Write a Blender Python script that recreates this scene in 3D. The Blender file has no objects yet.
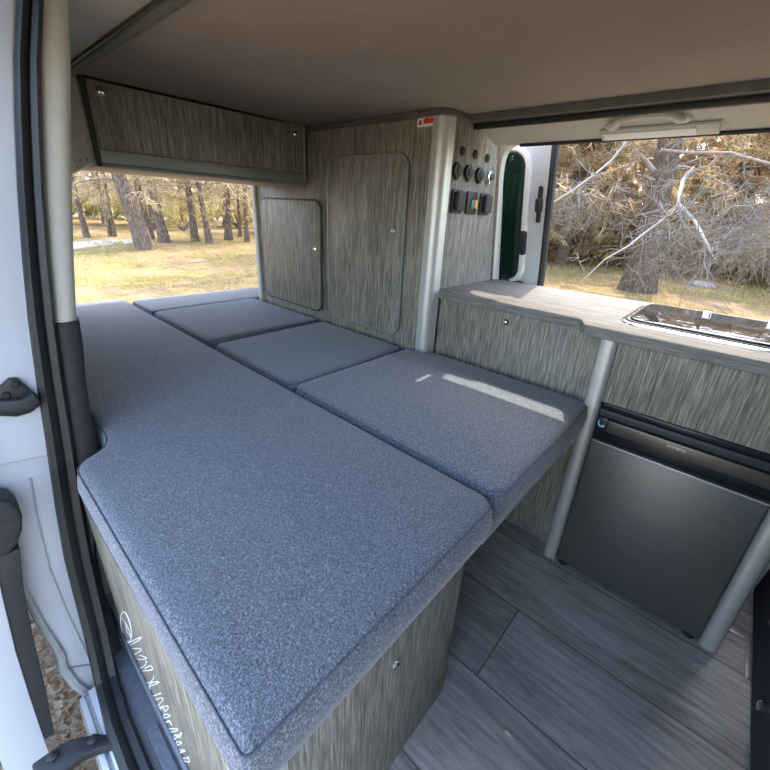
import bpy, bmesh, math, random
from mathutils import Vector, Matrix, noise
R = random.Random(7)
C = bpy.context.scene.collection
PI = math.pi

# ------------------------------------------------------------------ camera
CAMP = Vector((0, 0, 1.05))
CR = Vector((0.7428735, 0.6674966, 0.0508650))
CD = Vector((0.2930321, -0.2559238, -0.9212140))
CF = Vector((-0.6018897, 0.6992505, -0.3857168))
F, PX, PY = 391.007, 388.25, 373.023
cd = bpy.data.cameras.new('camera'); cam = bpy.data.objects.new('camera', cd); C.objects.link(cam)
cam.matrix_world = Matrix(((CR.x, -CD.x, -CF.x, 0), (CR.y, -CD.y, -CF.y, 0), (CR.z, -CD.z, -CF.z, 1.05), (0, 0, 0, 1)))
cd.sensor_width = 36; cd.lens = F / 770 * 36
cd.shift_x = (385 - PX) / 770; cd.shift_y = (PY - 385) / 770
cd.clip_start = .02; cd.clip_end = 300
bpy.context.scene.camera = cam

def ray(x, y): return CR * ((x - PX) / F) + CD * ((y - PY) / F) + CF
def onz(x, y, z): d = ray(x, y); return CAMP + d * ((z - 1.05) / d.z)
def ony(x, y, Y): d = ray(x, y); return CAMP + d * (Y / d.y)
def onx(x, y, X): d = ray(x, y); return CAMP + d * (X / d.x)

# ------------------------------------------------------------------ materials
class NT:
    def __init__(s, name):
        s.m = bpy.data.materials.new(name); s.m.use_nodes = True
        s.t = s.m.node_tree; s.t.nodes.clear()
        s.out = s.n('ShaderNodeOutputMaterial'); s.b = s.n('ShaderNodeBsdfPrincipled')
        s.l(s.b.outputs[0], s.out.inputs[0])
        s.co = s.n('ShaderNodeTexCoord').outputs['Object']
    def n(s, t, **k):
        o = s.t.nodes.new(t)
        for a, b in k.items(): setattr(o, a, b)
        return o
    def l(s, a, b): s.t.links.new(a, b)
    def map(s, scale, loc=(0, 0, 0), rot=(0, 0, 0), src=None):
        m = s.n('ShaderNodeMapping'); m.inputs['Scale'].default_value = scale
        m.inputs['Location'].default_value = loc; m.inputs['Rotation'].default_value = rot
        s.l(src or s.co, m.inputs[0]); return m.outputs[0]
    def noise(s, vec, scale=1, detail=2, rough=.5, dist=0):
        o = s.n('ShaderNodeTexNoise'); o.inputs['Scale'].default_value = scale
        o.inputs['Detail'].default_value = detail; o.inputs['Roughness'].default_value = rough
        o.inputs['Distortion'].default_value = dist
        s.l(vec, o.inputs['Vector']); return o.outputs[0]
    def ramp(s, fac, stops, interp='LINEAR'):
        o = s.n('ShaderNodeValToRGB'); o.color_ramp.interpolation = interp
        e = o.color_ramp.elements
        while len(e) < len(stops): e.new(.5)
        for i, (p, c) in enumerate(stops):
            e[i].position = p; e[i].color = (c[0], c[1], c[2], 1) if len(c) == 3 else c
        s.l(fac, o.inputs[0]); return o.outputs[0]
    def mix(s, fac, a, b, mode='MIX'):
        o = s.n('ShaderNodeMix', data_type='RGBA', blend_type=mode)
        for sock, v in ((o.inputs[0], fac), (o.inputs[6], a), (o.inputs[7], b)):
            if isinstance(v, (int, float)): sock.default_value = v
            elif isinstance(v, tuple): sock.default_value = (*v, 1)
            else: s.l(v, sock)
        return o.outputs[2]
    def math(s, op, a, b=0):
        o = s.n('ShaderNodeMath', operation=op)
        for i, v in enumerate((a, b)):
            if isinstance(v, (int, float)): o.inputs[i].default_value = v
            else: s.l(v, o.inputs[i])
        return o.outputs[0]
    def bump(s, h, strength=.3, dist=.002):
        o = s.n('ShaderNodeBump'); o.inputs['Strength'].default_value = strength
        o.inputs['Distance'].default_value = dist
        s.l(h, o.inputs['Height']); s.l(o.outputs[0], s.b.inputs['Normal'])
    def set(s, **k):
        for a, v in k.items():
            i = s.b.inputs[a.replace('_', ' ')]
            if isinstance(v, tuple): i.default_value = (*v, 1)
            elif isinstance(v, (int, float)): i.default_value = v
            else: s.l(v, i)

def plain(name, col, rough=.5, metal=0, var=.08, scale=30, bump=0, coat=0):
    t = NT(name); f = t.noise(t.co, scale, 4, .6)
    lo = tuple(c * (1 - var) for c in col); hi = tuple(min(1, c * (1 + var)) for c in col)
    t.set(Base_Color=t.ramp(f, [(.3, lo), (.7, hi)]), Roughness=rough, Metallic=metal)
    if coat: t.set(Coat_Weight=coat)
    if bump: t.bump(t.noise(t.co, scale * 6, 3), bump, .001)
    return t.m

def laminate(name, axis, dark, mid, light, rough=.5, s=1.0, spec=.35):
    t = NT(name)
    hi, lo = 460 * s, 20 * s
    sc = {'z': (hi, hi, lo), 'x': (lo, hi, hi), 'y': (hi, lo, hi)}[axis]
    a = t.noise(t.map(sc), 1, 3, .62)
    sc2 = tuple(v * .42 for v in sc)
    b = t.noise(t.map(sc2, (3, 7, 1)), 1, 2, .5)
    c = t.noise(t.co, 5, 2)
    m = t.mix(.45, a, b)
    col = t.ramp(m, [(.37, dark), (.5, mid), (.63, light)])
    col = t.mix(.15, col, t.ramp(c, [(.3, dark), (.7, light)]))
    t.set(Base_Color=col, Roughness=rough, Specular_IOR_Level=spec); t.bump(a, .12, .0006)
    return t.m

def fabric(name, dark, light, fleck):
    t = NT(name)
    a = t.noise(t.map((800, 260, 300), rot=(0, 0, .05)), 1, 2, .7)
    b = t.noise(t.map((260, 860, 300), (5, 2, 1), rot=(0, 0, .05)), 1, 2, .7)
    c = t.noise(t.co, 900, 1)
    m = t.mix(.5, a, b)
    col = t.ramp(m, [(.36, dark), (.52, light), (.64, fleck)])
    big = t.noise(t.co, 3.2, 3, .5)
    t.set(Base_Color=col, Roughness=.92, Specular_IOR_Level=.15, Sheen_Weight=.25, Sheen_Roughness=.5)
    h = t.mix(.75, m, big)
    t.bump(t.math('ADD', t.math('MULTIPLY', m, .25), t.math('MULTIPLY', big, 3.0)), .32, .0055)
    return t.m

M = {}
LD, LM, LL = (.085, .075, .058), (.21, .19, .15), (.425, .39, .315)
M['lam_v'] = laminate('laminate_upright_grain', 'z', LD, LM, LL)
M['lam_x'] = laminate('laminate_lengthwise_grain', 'x', (.082, .079, .073), (.165, .159, .147), (.27, .262, .242), .7, spec=.06)
M['lam_band'] = laminate('laminate_edge_band', 'x', (.12, .112, .098), (.21, .198, .175), (.32, .30, .27), .5)
M['lam_dark'] = laminate('laminate_edge', 'x', (.05, .047, .042), (.10, .095, .085), (.17, .16, .145), .5)
M['fab'] = fabric('heather_upholstery', (.045, .051, .063), (.145, .157, .182), (.36, .38, .41))
M['pipe'] = plain('seam_piping', (.10, .112, .135), .9, var=.3, scale=200)
M['alu'] = plain('satin_aluminium', (.62, .62, .57), .42, .55, .05, 20)
M['alu_d'] = plain('grey_aluminium_strip', (.30, .31, .29), .45, .5, .06, 20)
M['chrome'] = plain('chrome', (.78, .77, .74), .14, 1, .03, 10)
M['black'] = plain('black_plastic', (.018, .018, .019), .42, 0, .25, 40)
M['rubber'] = plain('black_rubber', (.020, .021, .023), .5, 0, .25, 18, .1)
M['trimblack'] = plain('soft_black_trim', (.03, .031, .034), .55, 0, .2, 60, .2)
M['step'] = plain('grey_step_plastic', (.17, .185, .21), .5, 0, .15, 90, .25)
M['cream'] = plain('cream_plastic', (.56, .54, .47), .55, 0, .04, 50, .08)
M['liner'] = plain('cream_headliner', (.50, .47, .40), .85, 0, .05, 160, .2)
M['paint'] = plain('white_car_paint', (.57, .59, .62), .25, 0, .02, 4, coat=.6)
M['primer'] = plain('grey_sealant', (.42, .43, .42), .6, 0, .12, 25, .2)
M['fr_door'] = None
M['fr_black'] = plain('fridge_black', (.012, .012, .014), .3, 0, .2, 20)
M['red'] = plain('red_print', (.62, .05, .03), .5, 0, .15, 400)
M['green'] = plain('teal_print', (.02, .36, .30), .5, 0, .1, 300)
M['yellow'] = plain('yellow_print', (.75, .55, .08), .5, 0, .1, 300)
M['white'] = plain('white_print', (.82, .82, .80), .6, 0, .03, 40)
M['brownp'] = plain('brown_print', (.10, .05, .03), .6, 0, .2, 300)
M['blue'] = plain('pale_blue_print', (.35, .58, .80), .5, 0, .06, 100)
M['decal'] = plain('white_decal', (.80, .82, .84), .7, 0, .05, 60)
M['lens'] = plain('lamp_diffuser', (.72, .74, .76), .35, 0, .03, 60)
M['wood'] = plain('pale_board', (.52, .40, .28), .6, 0, .12, 30)
M['seatfab'] = plain('dark_blue_seat_cloth', (.028, .033, .045), .9, 0, .3, 120, .3)
M['tan'] = plain('tan_webbing', (.42, .33, .25), .7, 0, .1, 200)

t = NT('olive_rail'); t.set(Base_Color=t.ramp(t.noise(t.co, 40, 3), [(.3, (.095, .105, .085)), (.7, (.125, .135, .11))]), Roughness=.7); M['rail'] = t.m

t = NT('brushed_dark_steel')
a = t.noise(t.map((8, 300, 500)), 1, 3, .6)
t.set(Base_Color=t.ramp(a, [(.3, (.17, .175, .165)), (.7, (.225, .225, .21))]), Metallic=.75, Roughness=t.math('ADD', t.math('MULTIPLY', a, .12), .36))
M['fr_door'] = t.m
t = NT('bronze_strip')
a = t.noise(t.map((8, 300, 500)), 1, 3, .6)
t.set(Base_Color=t.ramp(a, [(.3, (.13, .115, .095)), (.7, (.18, .16, .13))]), Metallic=.7, Roughness=.38)
M['fr_strip'] = t.m

t = NT('ceiling_fabric')
v = t.n('ShaderNodeTexVoronoi'); v.inputs['Scale'].default_value = 330; t.l(t.co, v.inputs['Vector'])
n = t.noise(t.co, 6, 3)
col = t.mix(.5, t.ramp(v.outputs['Distance'], [(.1, (.26, .215, .175)), (.6, (.38, .32, .265))]), t.ramp(n, [(.3, (.285, .235, .19)), (.7, (.345, .29, .24))]))
t.set(Base_Color=col, Roughness=.95, Specular_IOR_Level=.1); t.bump(v.outputs['Distance'], .4, .001); M['ceil'] = t.m

# vinyl planks: rows .2375 m wide, boards 1.25 m long
t = NT('grey_oak_vinyl_planks')
br = t.n('ShaderNodeTexBrick', offset=.37, offset_frequency=2)
for k, v in (('Scale', 1), ('Mortar Size', .0022), ('Mortar Smooth', .2), ('Bias', 0), ('Brick Width', 1.25), ('Row Height', .2375)): br.inputs[k].default_value = v
br.inputs['Color1'].default_value = (0, 0, 0, 1); br.inputs['Color2'].default_value = (1, 1, 1, 1); br.inputs['Mortar'].default_value = (.5, .5, .5, 1)
mp = t.map((1, 1, 1), (.2 + 1.25 * 2 - .37 * 1.25 * 0, -.6305 + .2375 * 7, 0)); t.l(mp, br.inputs['Vector'])
tone = br.outputs['Color']
shift = t.n('ShaderNodeVectorMath', operation='MULTIPLY'); t.l(tone, shift.inputs[0]); shift.inputs[1].default_value = (3.7, 11.3, 0)
add = t.n('ShaderNodeVectorMath', operation='ADD'); t.l(t.co, add.inputs[0]); t.l(shift.outputs[0], add.inputs[1])
g1 = t.noise(t.map((3.0, 26, 26), src=add.outputs[0]), 1, 5, .6, 2.2)
g2 = t.noise(t.map((14, 170, 170), src=add.outputs[0]), 1, 3, .6)
g3 = t.noise(t.map((1.6, 7, 7), src=add.outputs[0]), 1, 3, .5, .8)
col = t.ramp(t.mix(.36, g1, g2), [(.36, (.15, .141, .132)), (.5, (.40, .383, .36)), (.66, (.66, .635, .60))])
col = t.mix(.35, col, t.ramp(g3, [(.35, (.17, .16, .15)), (.65, (.60, .575, .545))]))
col = t.mix(t.math('MULTIPLY', tone, .45), col, (.17, .16, .15))
col = t.mix(br.outputs['Fac'], col, (.13, .125, .12))
t.set(Base_Color=col, Roughness=.42, Specular_IOR_Level=.4)
t.bump(t.math('SUBTRACT', g2, t.math('MULTIPLY', br.outputs['Fac'], .6)), .2, .001); M['floor'] = t.m

# glass
t = NT('black_glass_lid'); n = t.noise(t.co, 2, 2)
t.set(Base_Color=t.ramp(n, [(.3, (.012, .012, .013)), (.7, (.016, .016, .016))]), Roughness=.03, IOR=1.6, Specular_IOR_Level=.5); M['lid'] = t.m
t = NT('tinted_window_glass'); n = t.noise(t.co, 2, 2)
gl = t.n('ShaderNodeBsdfTransparent'); gl.inputs[0].default_value = (.12, .22, .20, 1)
gs = t.n('ShaderNodeBsdfGlossy'); gs.inputs['Roughness'].default_value = .02; t.l(t.ramp(n, [(.3, (.85, .9, .9)), (.7, (.95, 1, 1))]), gs.inputs[0])
fr = t.n('ShaderNodeFresnel'); fr.inputs[0].default_value = 1.5
mx = t.n('ShaderNodeMixShader'); t.l(fr.outputs[0], mx.inputs[0]); t.l(gl.outputs[0], mx.inputs[1]); t.l(gs.outputs[0], mx.inputs[2]); t.l(mx.outputs[0], t.out.inputs[0]); M['tint'] = t.m

t = NT('lightly_tinted_glass'); n = t.noise(t.co, 2, 2)
gl = t.n('ShaderNodeBsdfTransparent'); gl.inputs[0].default_value = (.55, .62, .58, 1)
gs = t.n('ShaderNodeBsdfGlossy'); gs.inputs['Roughness'].default_value = .02; t.l(t.ramp(n, [(.3, (.9, .95, .95)), (.7, (.95, 1, 1))]), gs.inputs[0])
fr = t.n('ShaderNodeFresnel'); fr.inputs[0].default_value = 1.5
mx = t.n('ShaderNodeMixShader'); t.l(fr.outputs[0], mx.inputs[0]); t.l(gl.outputs[0], mx.inputs[1]); t.l(gs.outputs[0], mx.inputs[2]); t.l(mx.outputs[0], t.out.inputs[0]); M['clear'] = t.m
# outdoors
t = NT('dry_meadow_ground')
n1 = t.noise(t.co, .55, 4, .6, .4); n2 = t.noise(t.co, 9, 5, .7); n3 = t.noise(t.map((1, 2.2, 1)), .9, 4, .65); n4 = t.noise(t.co, 60, 3, .7)
straw = t.ramp(n2, [(.3, (.12, .075, .035)), (.5, (.235, .163, .078)), (.7, (.36, .27, .145))])
green = t.ramp(n2, [(.3, (.11, .088, .028)), (.6, (.24, .20, .068)), (.8, (.32, .275, .11))])
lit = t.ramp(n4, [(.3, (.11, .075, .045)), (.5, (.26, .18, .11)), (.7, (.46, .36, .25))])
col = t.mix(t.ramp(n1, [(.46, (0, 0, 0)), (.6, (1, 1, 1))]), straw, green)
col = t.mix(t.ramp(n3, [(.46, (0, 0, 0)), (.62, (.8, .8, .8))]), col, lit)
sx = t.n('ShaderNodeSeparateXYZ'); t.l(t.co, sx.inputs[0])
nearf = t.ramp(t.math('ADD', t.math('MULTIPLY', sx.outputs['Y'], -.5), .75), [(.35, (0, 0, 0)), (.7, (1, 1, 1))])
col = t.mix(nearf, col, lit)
t.set(Base_Color=col, Roughness=.95, Specular_IOR_Level=.1); t.bump(n2, .6, .04); M['ground'] = t.m
M['stone'] = plain('pale_stone', (.33, .29, .235), .9, 0, .2, 12, .3)
M['path'] = plain('pale_gravel', (.40, .37, .335), .9, 0, .15, 12, .3)

def bark(name, a, b, c):
    t = NT(name)
    v = t.n('ShaderNodeTexVoronoi', feature='DISTANCE_TO_EDGE'); v.inputs['Scale'].default_value = 1
    w = t.noise(t.co, 6, 3, .6)
    mp = t.map((15, 15, 4.5)); ad = t.n('ShaderNodeVectorMath', operation='ADD'); t.l(mp, ad.inputs[0])
    mw = t.n('ShaderNodeVectorMath', operation='SCALE'); t.l(t.n('ShaderNodeTexNoise').outputs['Color'], mw.inputs[0]); mw.inputs['Scale'].default_value = .8
    t.l(mw.outputs[0], ad.inputs[1]); t.l(ad.outputs[0], v.inputs['Vector'])
    n = t.noise(t.map((26, 26, 7)), 1, 5, .7)
    col = t.mix(.5, t.ramp(v.outputs['Distance'], [(.02, a), (.2, b), (.5, c)]), t.ramp(n, [(.3, a), (.5, b), (.7, c)]))
    t.set(Base_Color=col, Roughness=.95, Specular_IOR_Level=.1); t.bump(v.outputs['Distance'], .8, .04); return t.m
M['bark'] = bark('pine_bark', (.07, .05, .038), (.20, .15, .115), (.36, .29, .235))
M['bark_red'] = bark('reddish_pine_bark', (.055, .038, .028), (.15, .105, .075), (.29, .22, .17))
M['bough'] = plain('dry_bough', (.24, .185, .145), .9, 0, .3, 12)
M['deadwood'] = plain('bleached_dead_wood', (.42, .385, .345), .85, 0, .15, 30)
M['twig'] = plain('grey_twigs', (.215, .185, .155), .9, 0, .3, 3)

def leafm(name, stops, sc=.9, tr=.4):
    t = NT(name)
    a = t.noise(t.co, sc, 3, .6); b = t.noise(t.co, 14, 2, .6)
    f = t.mix(.5, a, b)
    col = t.ramp(f, stops)
    d = t.n('ShaderNodeBsdfDiffuse'); s = t.n('ShaderNodeBsdfTranslucent'); m = t.n('ShaderNodeMixShader'); m.inputs[0].default_value = tr
    t.l(col, d.inputs[0]); t.l(col, s.inputs[0]); t.l(d.outputs[0], m.inputs[1]); t.l(s.outputs[0], m.inputs[2]); t.l(m.outputs[0], t.out.inputs[0])
    return t.m
M['leaf_rear'] = leafm('pine_needles_olive', [(.32, (.27, .19, .11)), (.46, (.48, .37, .23)), (.56, (.62, .52, .32)), (.7, (.80, .70, .50))], .9, .5)
M['leaf_brown'] = leafm('pine_needles_dry', [(.32, (.25, .155, .08)), (.46, (.48, .34, .19)), (.56, (.64, .50, .28)), (.7, (.80, .68, .42))], .9, .5)
M['leaf_lime'] = leafm('shrub_leaves', [(.32, (.36, .31, .13)), (.5, (.64, .58, .28)), (.7, (.84, .76, .46))])
M['grass'] = leafm('dry_grass_blades', [(.34, (.30, .22, .08)), (.5, (.52, .41, .17)), (.66, (.72, .58, .30))], .5, .3)
M['litter'] = plain('dry_leaf_flakes', (.30, .22, .15), .9, 0, .6, 30)

# ------------------------------------------------------------------ mesh helpers
def wloc(o):
    v = Vector(o.location)
    while o.parent: o = o.parent; v += o.location
    return v

def link(name, me, mat, parent=None, smooth=True, angle=40):
    if parent:
        off = wloc(parent)
        for v in me.vertices: v.co -= off
    if smooth:
        me.polygons.foreach_set('use_smooth', [True] * len(me.polygons))
        me.set_sharp_from_angle(angle=math.radians(angle))
    me.materials.append(M[mat] if isinstance(mat, str) else mat)
    o = bpy.data.objects.new(name, me); C.objects.link(o)
    if parent: o.parent = parent
    return o

class MB:
    def __init__(s): s.bm = bmesh.new()
    def _bev(s, verts, off, seg=2, ang=50):
        if off <= 0: return
        vs = set(verts); es = set()
        for v in verts:
            for e in v.link_edges:
                if e.other_vert(v) in vs and len(e.link_faces) == 2 and e.calc_face_angle(0) > math.radians(ang): es.add(e)
        bmesh.ops.bevel(s.bm, geom=list(es), offset=off, segments=seg, profile=.5, affect='EDGES', clamp_overlap=True)
    def box(s, x0, x1, y0, y1, z0, z1, bev=.002, seg=2):
        return s.prism([(x0, y0), (x1, y0), (x1, y1), (x0, y1)], 'z', z0, z1, bev, seg)
    def prism(s, poly, axis, a, b, bev=0, seg=2):
        """poly: 2-D points; axis z -> (x,y), y -> (x,z), x -> (y,z)"""
        def P(p, h): return {'z': (p[0], p[1], h), 'y': (p[0], h, p[1]), 'x': (h, p[0], p[1])}[axis]
        A = [s.bm.verts.new(P(p, a)) for p in poly]; B = [s.bm.verts.new(P(p, b)) for p in poly]
        n = len(poly); fs = [s.bm.faces.new(A), s.bm.faces.new(B[::-1])]
        for i in range(n): fs.append(s.bm.faces.new((A[i], B[i], B[(i + 1) % n], A[(i + 1) % n])))
        bmesh.ops.recalc_face_normals(s.bm, faces=fs)
        s._bev(A + B, bev, seg); return s
    def loft(s, rings, closed=True, caps=True):
        """rings: list of lists of points"""
        V = [[s.bm.verts.new(p) for p in r] for r in rings]; fs = []
        n = len(V[0])
        for i in range(len(V) - 1):
            for j in range(n if closed else n - 1):
                k = (j + 1) % n
                fs.append(s.bm.faces.new((V[i][j], V[i][k], V[i + 1][k], V[i + 1][j])))
        if caps and closed:
            fs.append(s.bm.faces.new(V[0][::-1])); fs.append(s.bm.faces.new(V[-1]))
        bmesh.ops.recalc_face_normals(s.bm, faces=fs); return s
    def tube(s, pts, r, sides=8, closed=False):
        pts = [Vector(p) for p in pts]; n = len(pts)
        rr = r if isinstance(r, (list, tuple)) else [r] * n
        rings = []; up = None
        for i, p in enumerate(pts):
            if closed: d = pts[(i + 1) % n] - pts[i - 1]
            else: d = pts[min(i + 1, n - 1)] - pts[max(i - 1, 0)]
            d.normalize()
            if up is None: up = Vector((0, 0, 1)) if abs(d.z) < .9 else Vector((1, 0, 0))
            u = up - d * up.dot(d); u.normalize(); w = d.cross(u); up = u
            rings.append([p + (u * math.cos(2 * PI * k / sides) + w * math.sin(2 * PI * k / sides)) * rr[i] for k in range(sides)])
        if closed: rings.append(rings[0]); 
        if closed:
            V = [[s.bm.verts.new(p) for p in q] for q in rings[:-1]]; fs = []
            for i in range(n):
                for j in range(sides):
                    k = (j + 1) % sides; i2 = (i + 1) % n
                    fs.append(s.bm.faces.new((V[i][j], V[i][k], V[i2][k], V[i2][j])))
            bmesh.ops.recalc_face_normals(s.bm, faces=fs); return s
        return s.loft(rings)
    def lathe(s, prof, org, axis, sides=20):
        """prof: (radius, height) along axis"""
        ax = Vector(axis).normalized(); u = ax.orthogonal().normalized(); w = ax.cross(u); o = Vector(org)
        rings = [[o + ax * h + (u * math.cos(2 * PI * k / sides) + w * math.sin(2 * PI * k / sides)) * max(r, 1e-4) for k in range(sides)] for r, h in prof]
        return s.loft(rings)
    def obj(s, name, mat, parent=None, angle=40, warp=None):
        me = bpy.data.meshes.new(name); s.bm.to_mesh(me); s.bm.free()
        if warp:
            for v in me.vertices: v.co = warp(v.co)
        return link(name, me, mat, parent, True, angle)

def rrect(x0, x1, y0, y1, r, n=6, corners=(1, 1, 1, 1)):
    P = []
    for (cx, cy, a, k) in ((x1 - r, y0 + r, -PI / 2, 0), (x1 - r, y1 - r, 0, 1), (x0 + r, y1 - r, PI / 2, 2), (x0 + r, y0 + r, PI, 3)):
        if corners[k]:
            for i in range(n + 1):
                t_ = a + PI / 2 * i / n; P.append((cx + r * math.cos(t_), cy + r * math.sin(t_)))
        else: P.append((x1 if k < 2 else x0, y0 if k in (0, 3) else y1))
    return P
def rpoly(pts, rad, n=5):
    """round the corners of a polygon; rad number or list"""
    out = []; N = len(pts)
    for i, p in enumerate(pts):
        r = rad[i] if isinstance(rad, (list, tuple)) else rad
        p = Vector(p); a = Vector(pts[i - 1]); b = Vector(pts[(i + 1) % N])
        if r <= 0: out.append(tuple(p)); continue
        da = (a - p).normalized(); db = (b - p).normalized()
        for k in range(n + 1):
            t_ = k / n
            q = (p + da * r) * (1 - t_) ** 2 + p * 2 * t_ * (1 - t_) + (p + db * r) * t_ ** 2
            out.append(tuple(q))
    return out
def inset(poly, d):
    n = len(poly); out = []
    area = sum(poly[i][0] * poly[(i + 1) % n][1] - poly[(i + 1) % n][0] * poly[i][1] for i in range(n))
    sg = 1 if area > 0 else -1
    for i in range(n):
        p = Vector(poly[i]); a = Vector(poly[i - 1]); b = Vector(poly[(i + 1) % n])
        e1 = (p - a).normalized(); e2 = (b - p).normalized()
        n1 = Vector((-e1.y, e1.x)) * sg; n2 = Vector((-e2.y, e2.x)) * sg
        m = (n1 + n2); m = m.normalized() / max(.5, m.normalized().dot(n1)) if m.length > 1e-6 else n1
        out.append(tuple(p + m * d))
    return out
def dedupe(poly, e=1e-4):
    o = []
    for p in poly:
        if not o or (Vector(p) - Vector(o[-1])).length > e: o.append(p)
    if (Vector(o[0]) - Vector(o[-1])).length < e: o.pop()
    return o

def tag(o, label, cat, group=None):
    o['label'] = label; o['category'] = cat
    if group: o['group'] = group
    return o
def thing(name, loc, label, cat, group=None):
    o = bpy.data.objects.new(name, None); o.empty_display_size = .05; C.objects.link(o); o.location = loc
    return tag(o, label, cat, group)
def struct(o): o['kind'] = 'structure'; return o
def lab(o, s): o['label'] = s; return o

def knob(parent, org, axis, r=.011, name='push_knob', label=None):
    m = MB(); m.lathe([(r, 0), (r, .003), (r * .86, .0045), (r * .72, .003), (r * .7, .001)], org, axis); k = m.obj(name, 'chrome', parent)
    m = MB(); m.lathe([(r * .66, 0.001), (r * .66, .007), (r * .5, .0085), (0, .009)], org, axis)
    m.obj('button', 'chrome', k) if parent.parent is None else None
    if parent.parent is not None: m.bm.free()
    if label: lab(k, label)
    return k
def text(s, size, mat, name, parent, org, xdir, ydir, ext=.0004):
    cu = bpy.data.curves.new(name, 'FONT'); cu.body = s; cu.size = size; cu.extrude = ext; cu.align_x = 'CENTER'; cu.align_y = 'CENTER'
    ob = bpy.data.objects.new('tmp', cu); C.objects.link(ob)
    me = bpy.data.meshes.new_from_object(ob.evaluated_get(bpy.context.evaluated_depsgraph_get()))
    bpy.data.objects.remove(ob)
    x = Vector(xdir).normalized(); y = Vector(ydir).normalized(); z = x.cross(y)
    for v in me.vertices: v.co = Vector(org) + x * v.co.x + y * v.co.y + z * v.co.z
    return link(name, me, mat, parent, False)

# ================================================================== VAN SHELL
m = MB(); m.box(-2.30, 1.4, .0785, 1.66, -.02, 0, 0); struct(m.obj('floor', 'floor'))
m = MB(); m.box(-1.452, 1.4, .365, 1.235, 1.336, 1.362, .004); struct(m.obj('ceiling', 'ceil'))
m = MB(); m.box(-2.36, 1.5, -.0, 1.445, 1.42, 1.45, .01); struct(m.obj('trim_1', 'paint'))                         # roof skin
m = MB(); m.box(-2.32, -1.455, .20, 1.46, 1.365, 1.385, .002); struct(m.obj('trim_2', 'liner'))
# olive edge rail on the far side of the ceiling + black bead
m = MB(); m.box(-.785, 1.4, 1.236, 1.266, 1.316, 1.345, .003); struct(m.obj('trim_3', 'rail'))
m = MB(); m.box(-.785, 1.4, 1.262, 1.276, 1.300, 1.316, .003); struct(m.obj('trim_4', 'rubber'))
# near edge rail
m = MB(); m.box(-1.45, 1.4, .347, .366, 1.328, 1.350, .004); struct(m.obj('trim_5', 'rail'))
m = MB(); m.tube([(-1.45, .345, 1.338), (1.4, .345, 1.338)], .003, 6); struct(m.obj('trim_6', 'rubber'))
# near roof liner curving down to the door
prof = [(.345, 1.345), (.30, 1.348), (.26, 1.344), (.22, 1.332), (.20, 1.322), (.19, 1.316)]
pr2 = [(a - .012, b + .02) for a, b in prof][::-1]
m = MB(); m.prism(prof + pr2, 'x', -2.3, 1.4); struct(m.obj('trim_7', 'liner'))
m = MB(); m.box(-.80, .42, .0, .125, 1.285, 1.42, .02, 4); struct(m.obj('trim_8', 'paint'))                         # door header
# far roof liner panel between rail and opening
prof = [(1.268, 1.314), (1.32, 1.300), (1.38, 1.286), (1.42, 1.275), (1.432, 1.285), (1.445, 1.40), (1.268, 1.40)]
m = MB(); m.prism(prof, 'x', -.782, 1.4); struct(m.obj('trim_9', 'liner'))
m = MB(); m.tube([(-.69, 1.42, 1.273), (1.4, 1.42, 1.270)], .006, 8); struct(m.obj('trim_10', 'rubber'))
# far side wall behind the cabinets
prof = [(1.70, 0), (1.70, .5), (1.66, .80), (1.59, 1.10), (1.52, 1.32), (1.46, 1.42)]
pr2 = [(a + .05, b) for a, b in prof][::-1]
m = MB(); m.prism(prof + pr2, 'x', -2.32, -.835, 0); m.box(-.84, .56, 1.68, 1.73, -.2, .76, .004); m.box(.56, 1.4, 1.66, 1.73, -.2, .95, .004)
struct(m.obj('wall_far', 'cream'))
# rear wall: frame of the tailgate opening
m = MB(); m.box(-2.34, -2.28, .12, 1.66, -.2, .46, .01); m.box(-2.34, -2.28, .1, .30, .46, 1.40, .02); m.box(-2.34, -2.28, 1.56, 1.66, .46, 1.40, .02); m.box(-2.34, -2.28, .3, 1.56, 1.27, 1.42, .02)
struct(m.obj('wall_rear', 'paint'))
# near side wall behind the door opening
prof = [(.10, -.2), (.10, .5), (.13, .80), (.17, 1.1), (.22, 1.42)]
m = MB(); m.prism(prof + [(a - .05, b) for a, b in prof][::-1], 'x', -2.32, -1.08); struct(m.obj('wall_near', 'cream'))

# ---- C pillar at the near door
def pillar(rows, name, mat, depth=.12):
    m = MB(); rings = []
    for z, yl, yr in rows:
        rings.append([(-.955, yl, z), (-.936, yl + .001, z), (-.929, yl + .008, z), (-.927, (yl + yr) / 2, z), (-.929, yr - .012, z), (-.936, yr - .003, z), (-.95, yr, z), (-.93 - depth, yr + .003, z), (-.93 - depth, yl, z)])
    m.loft(rings); return struct(m.obj(name, mat))
pillar([(1.37, .212, .258), (1.32, .205, .25), (1.24, .190, .236), (1.15, .174, .217), (1.05, .155, .197), (.937, .137, .176), (.822, .118, .156)], 'trim_11', 'cream')
pillar([(.82, .114, .160), (.76, .108, .155), (.70, .102, .146), (.611, .092, .137), (.535, .084, .136), (.42, .073, .11), (.268, .060, .078), (.15, .05, .070), (.05, .043, .069), (-.055, .034, .070)], 'trim_12', 'trimblack')
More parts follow.
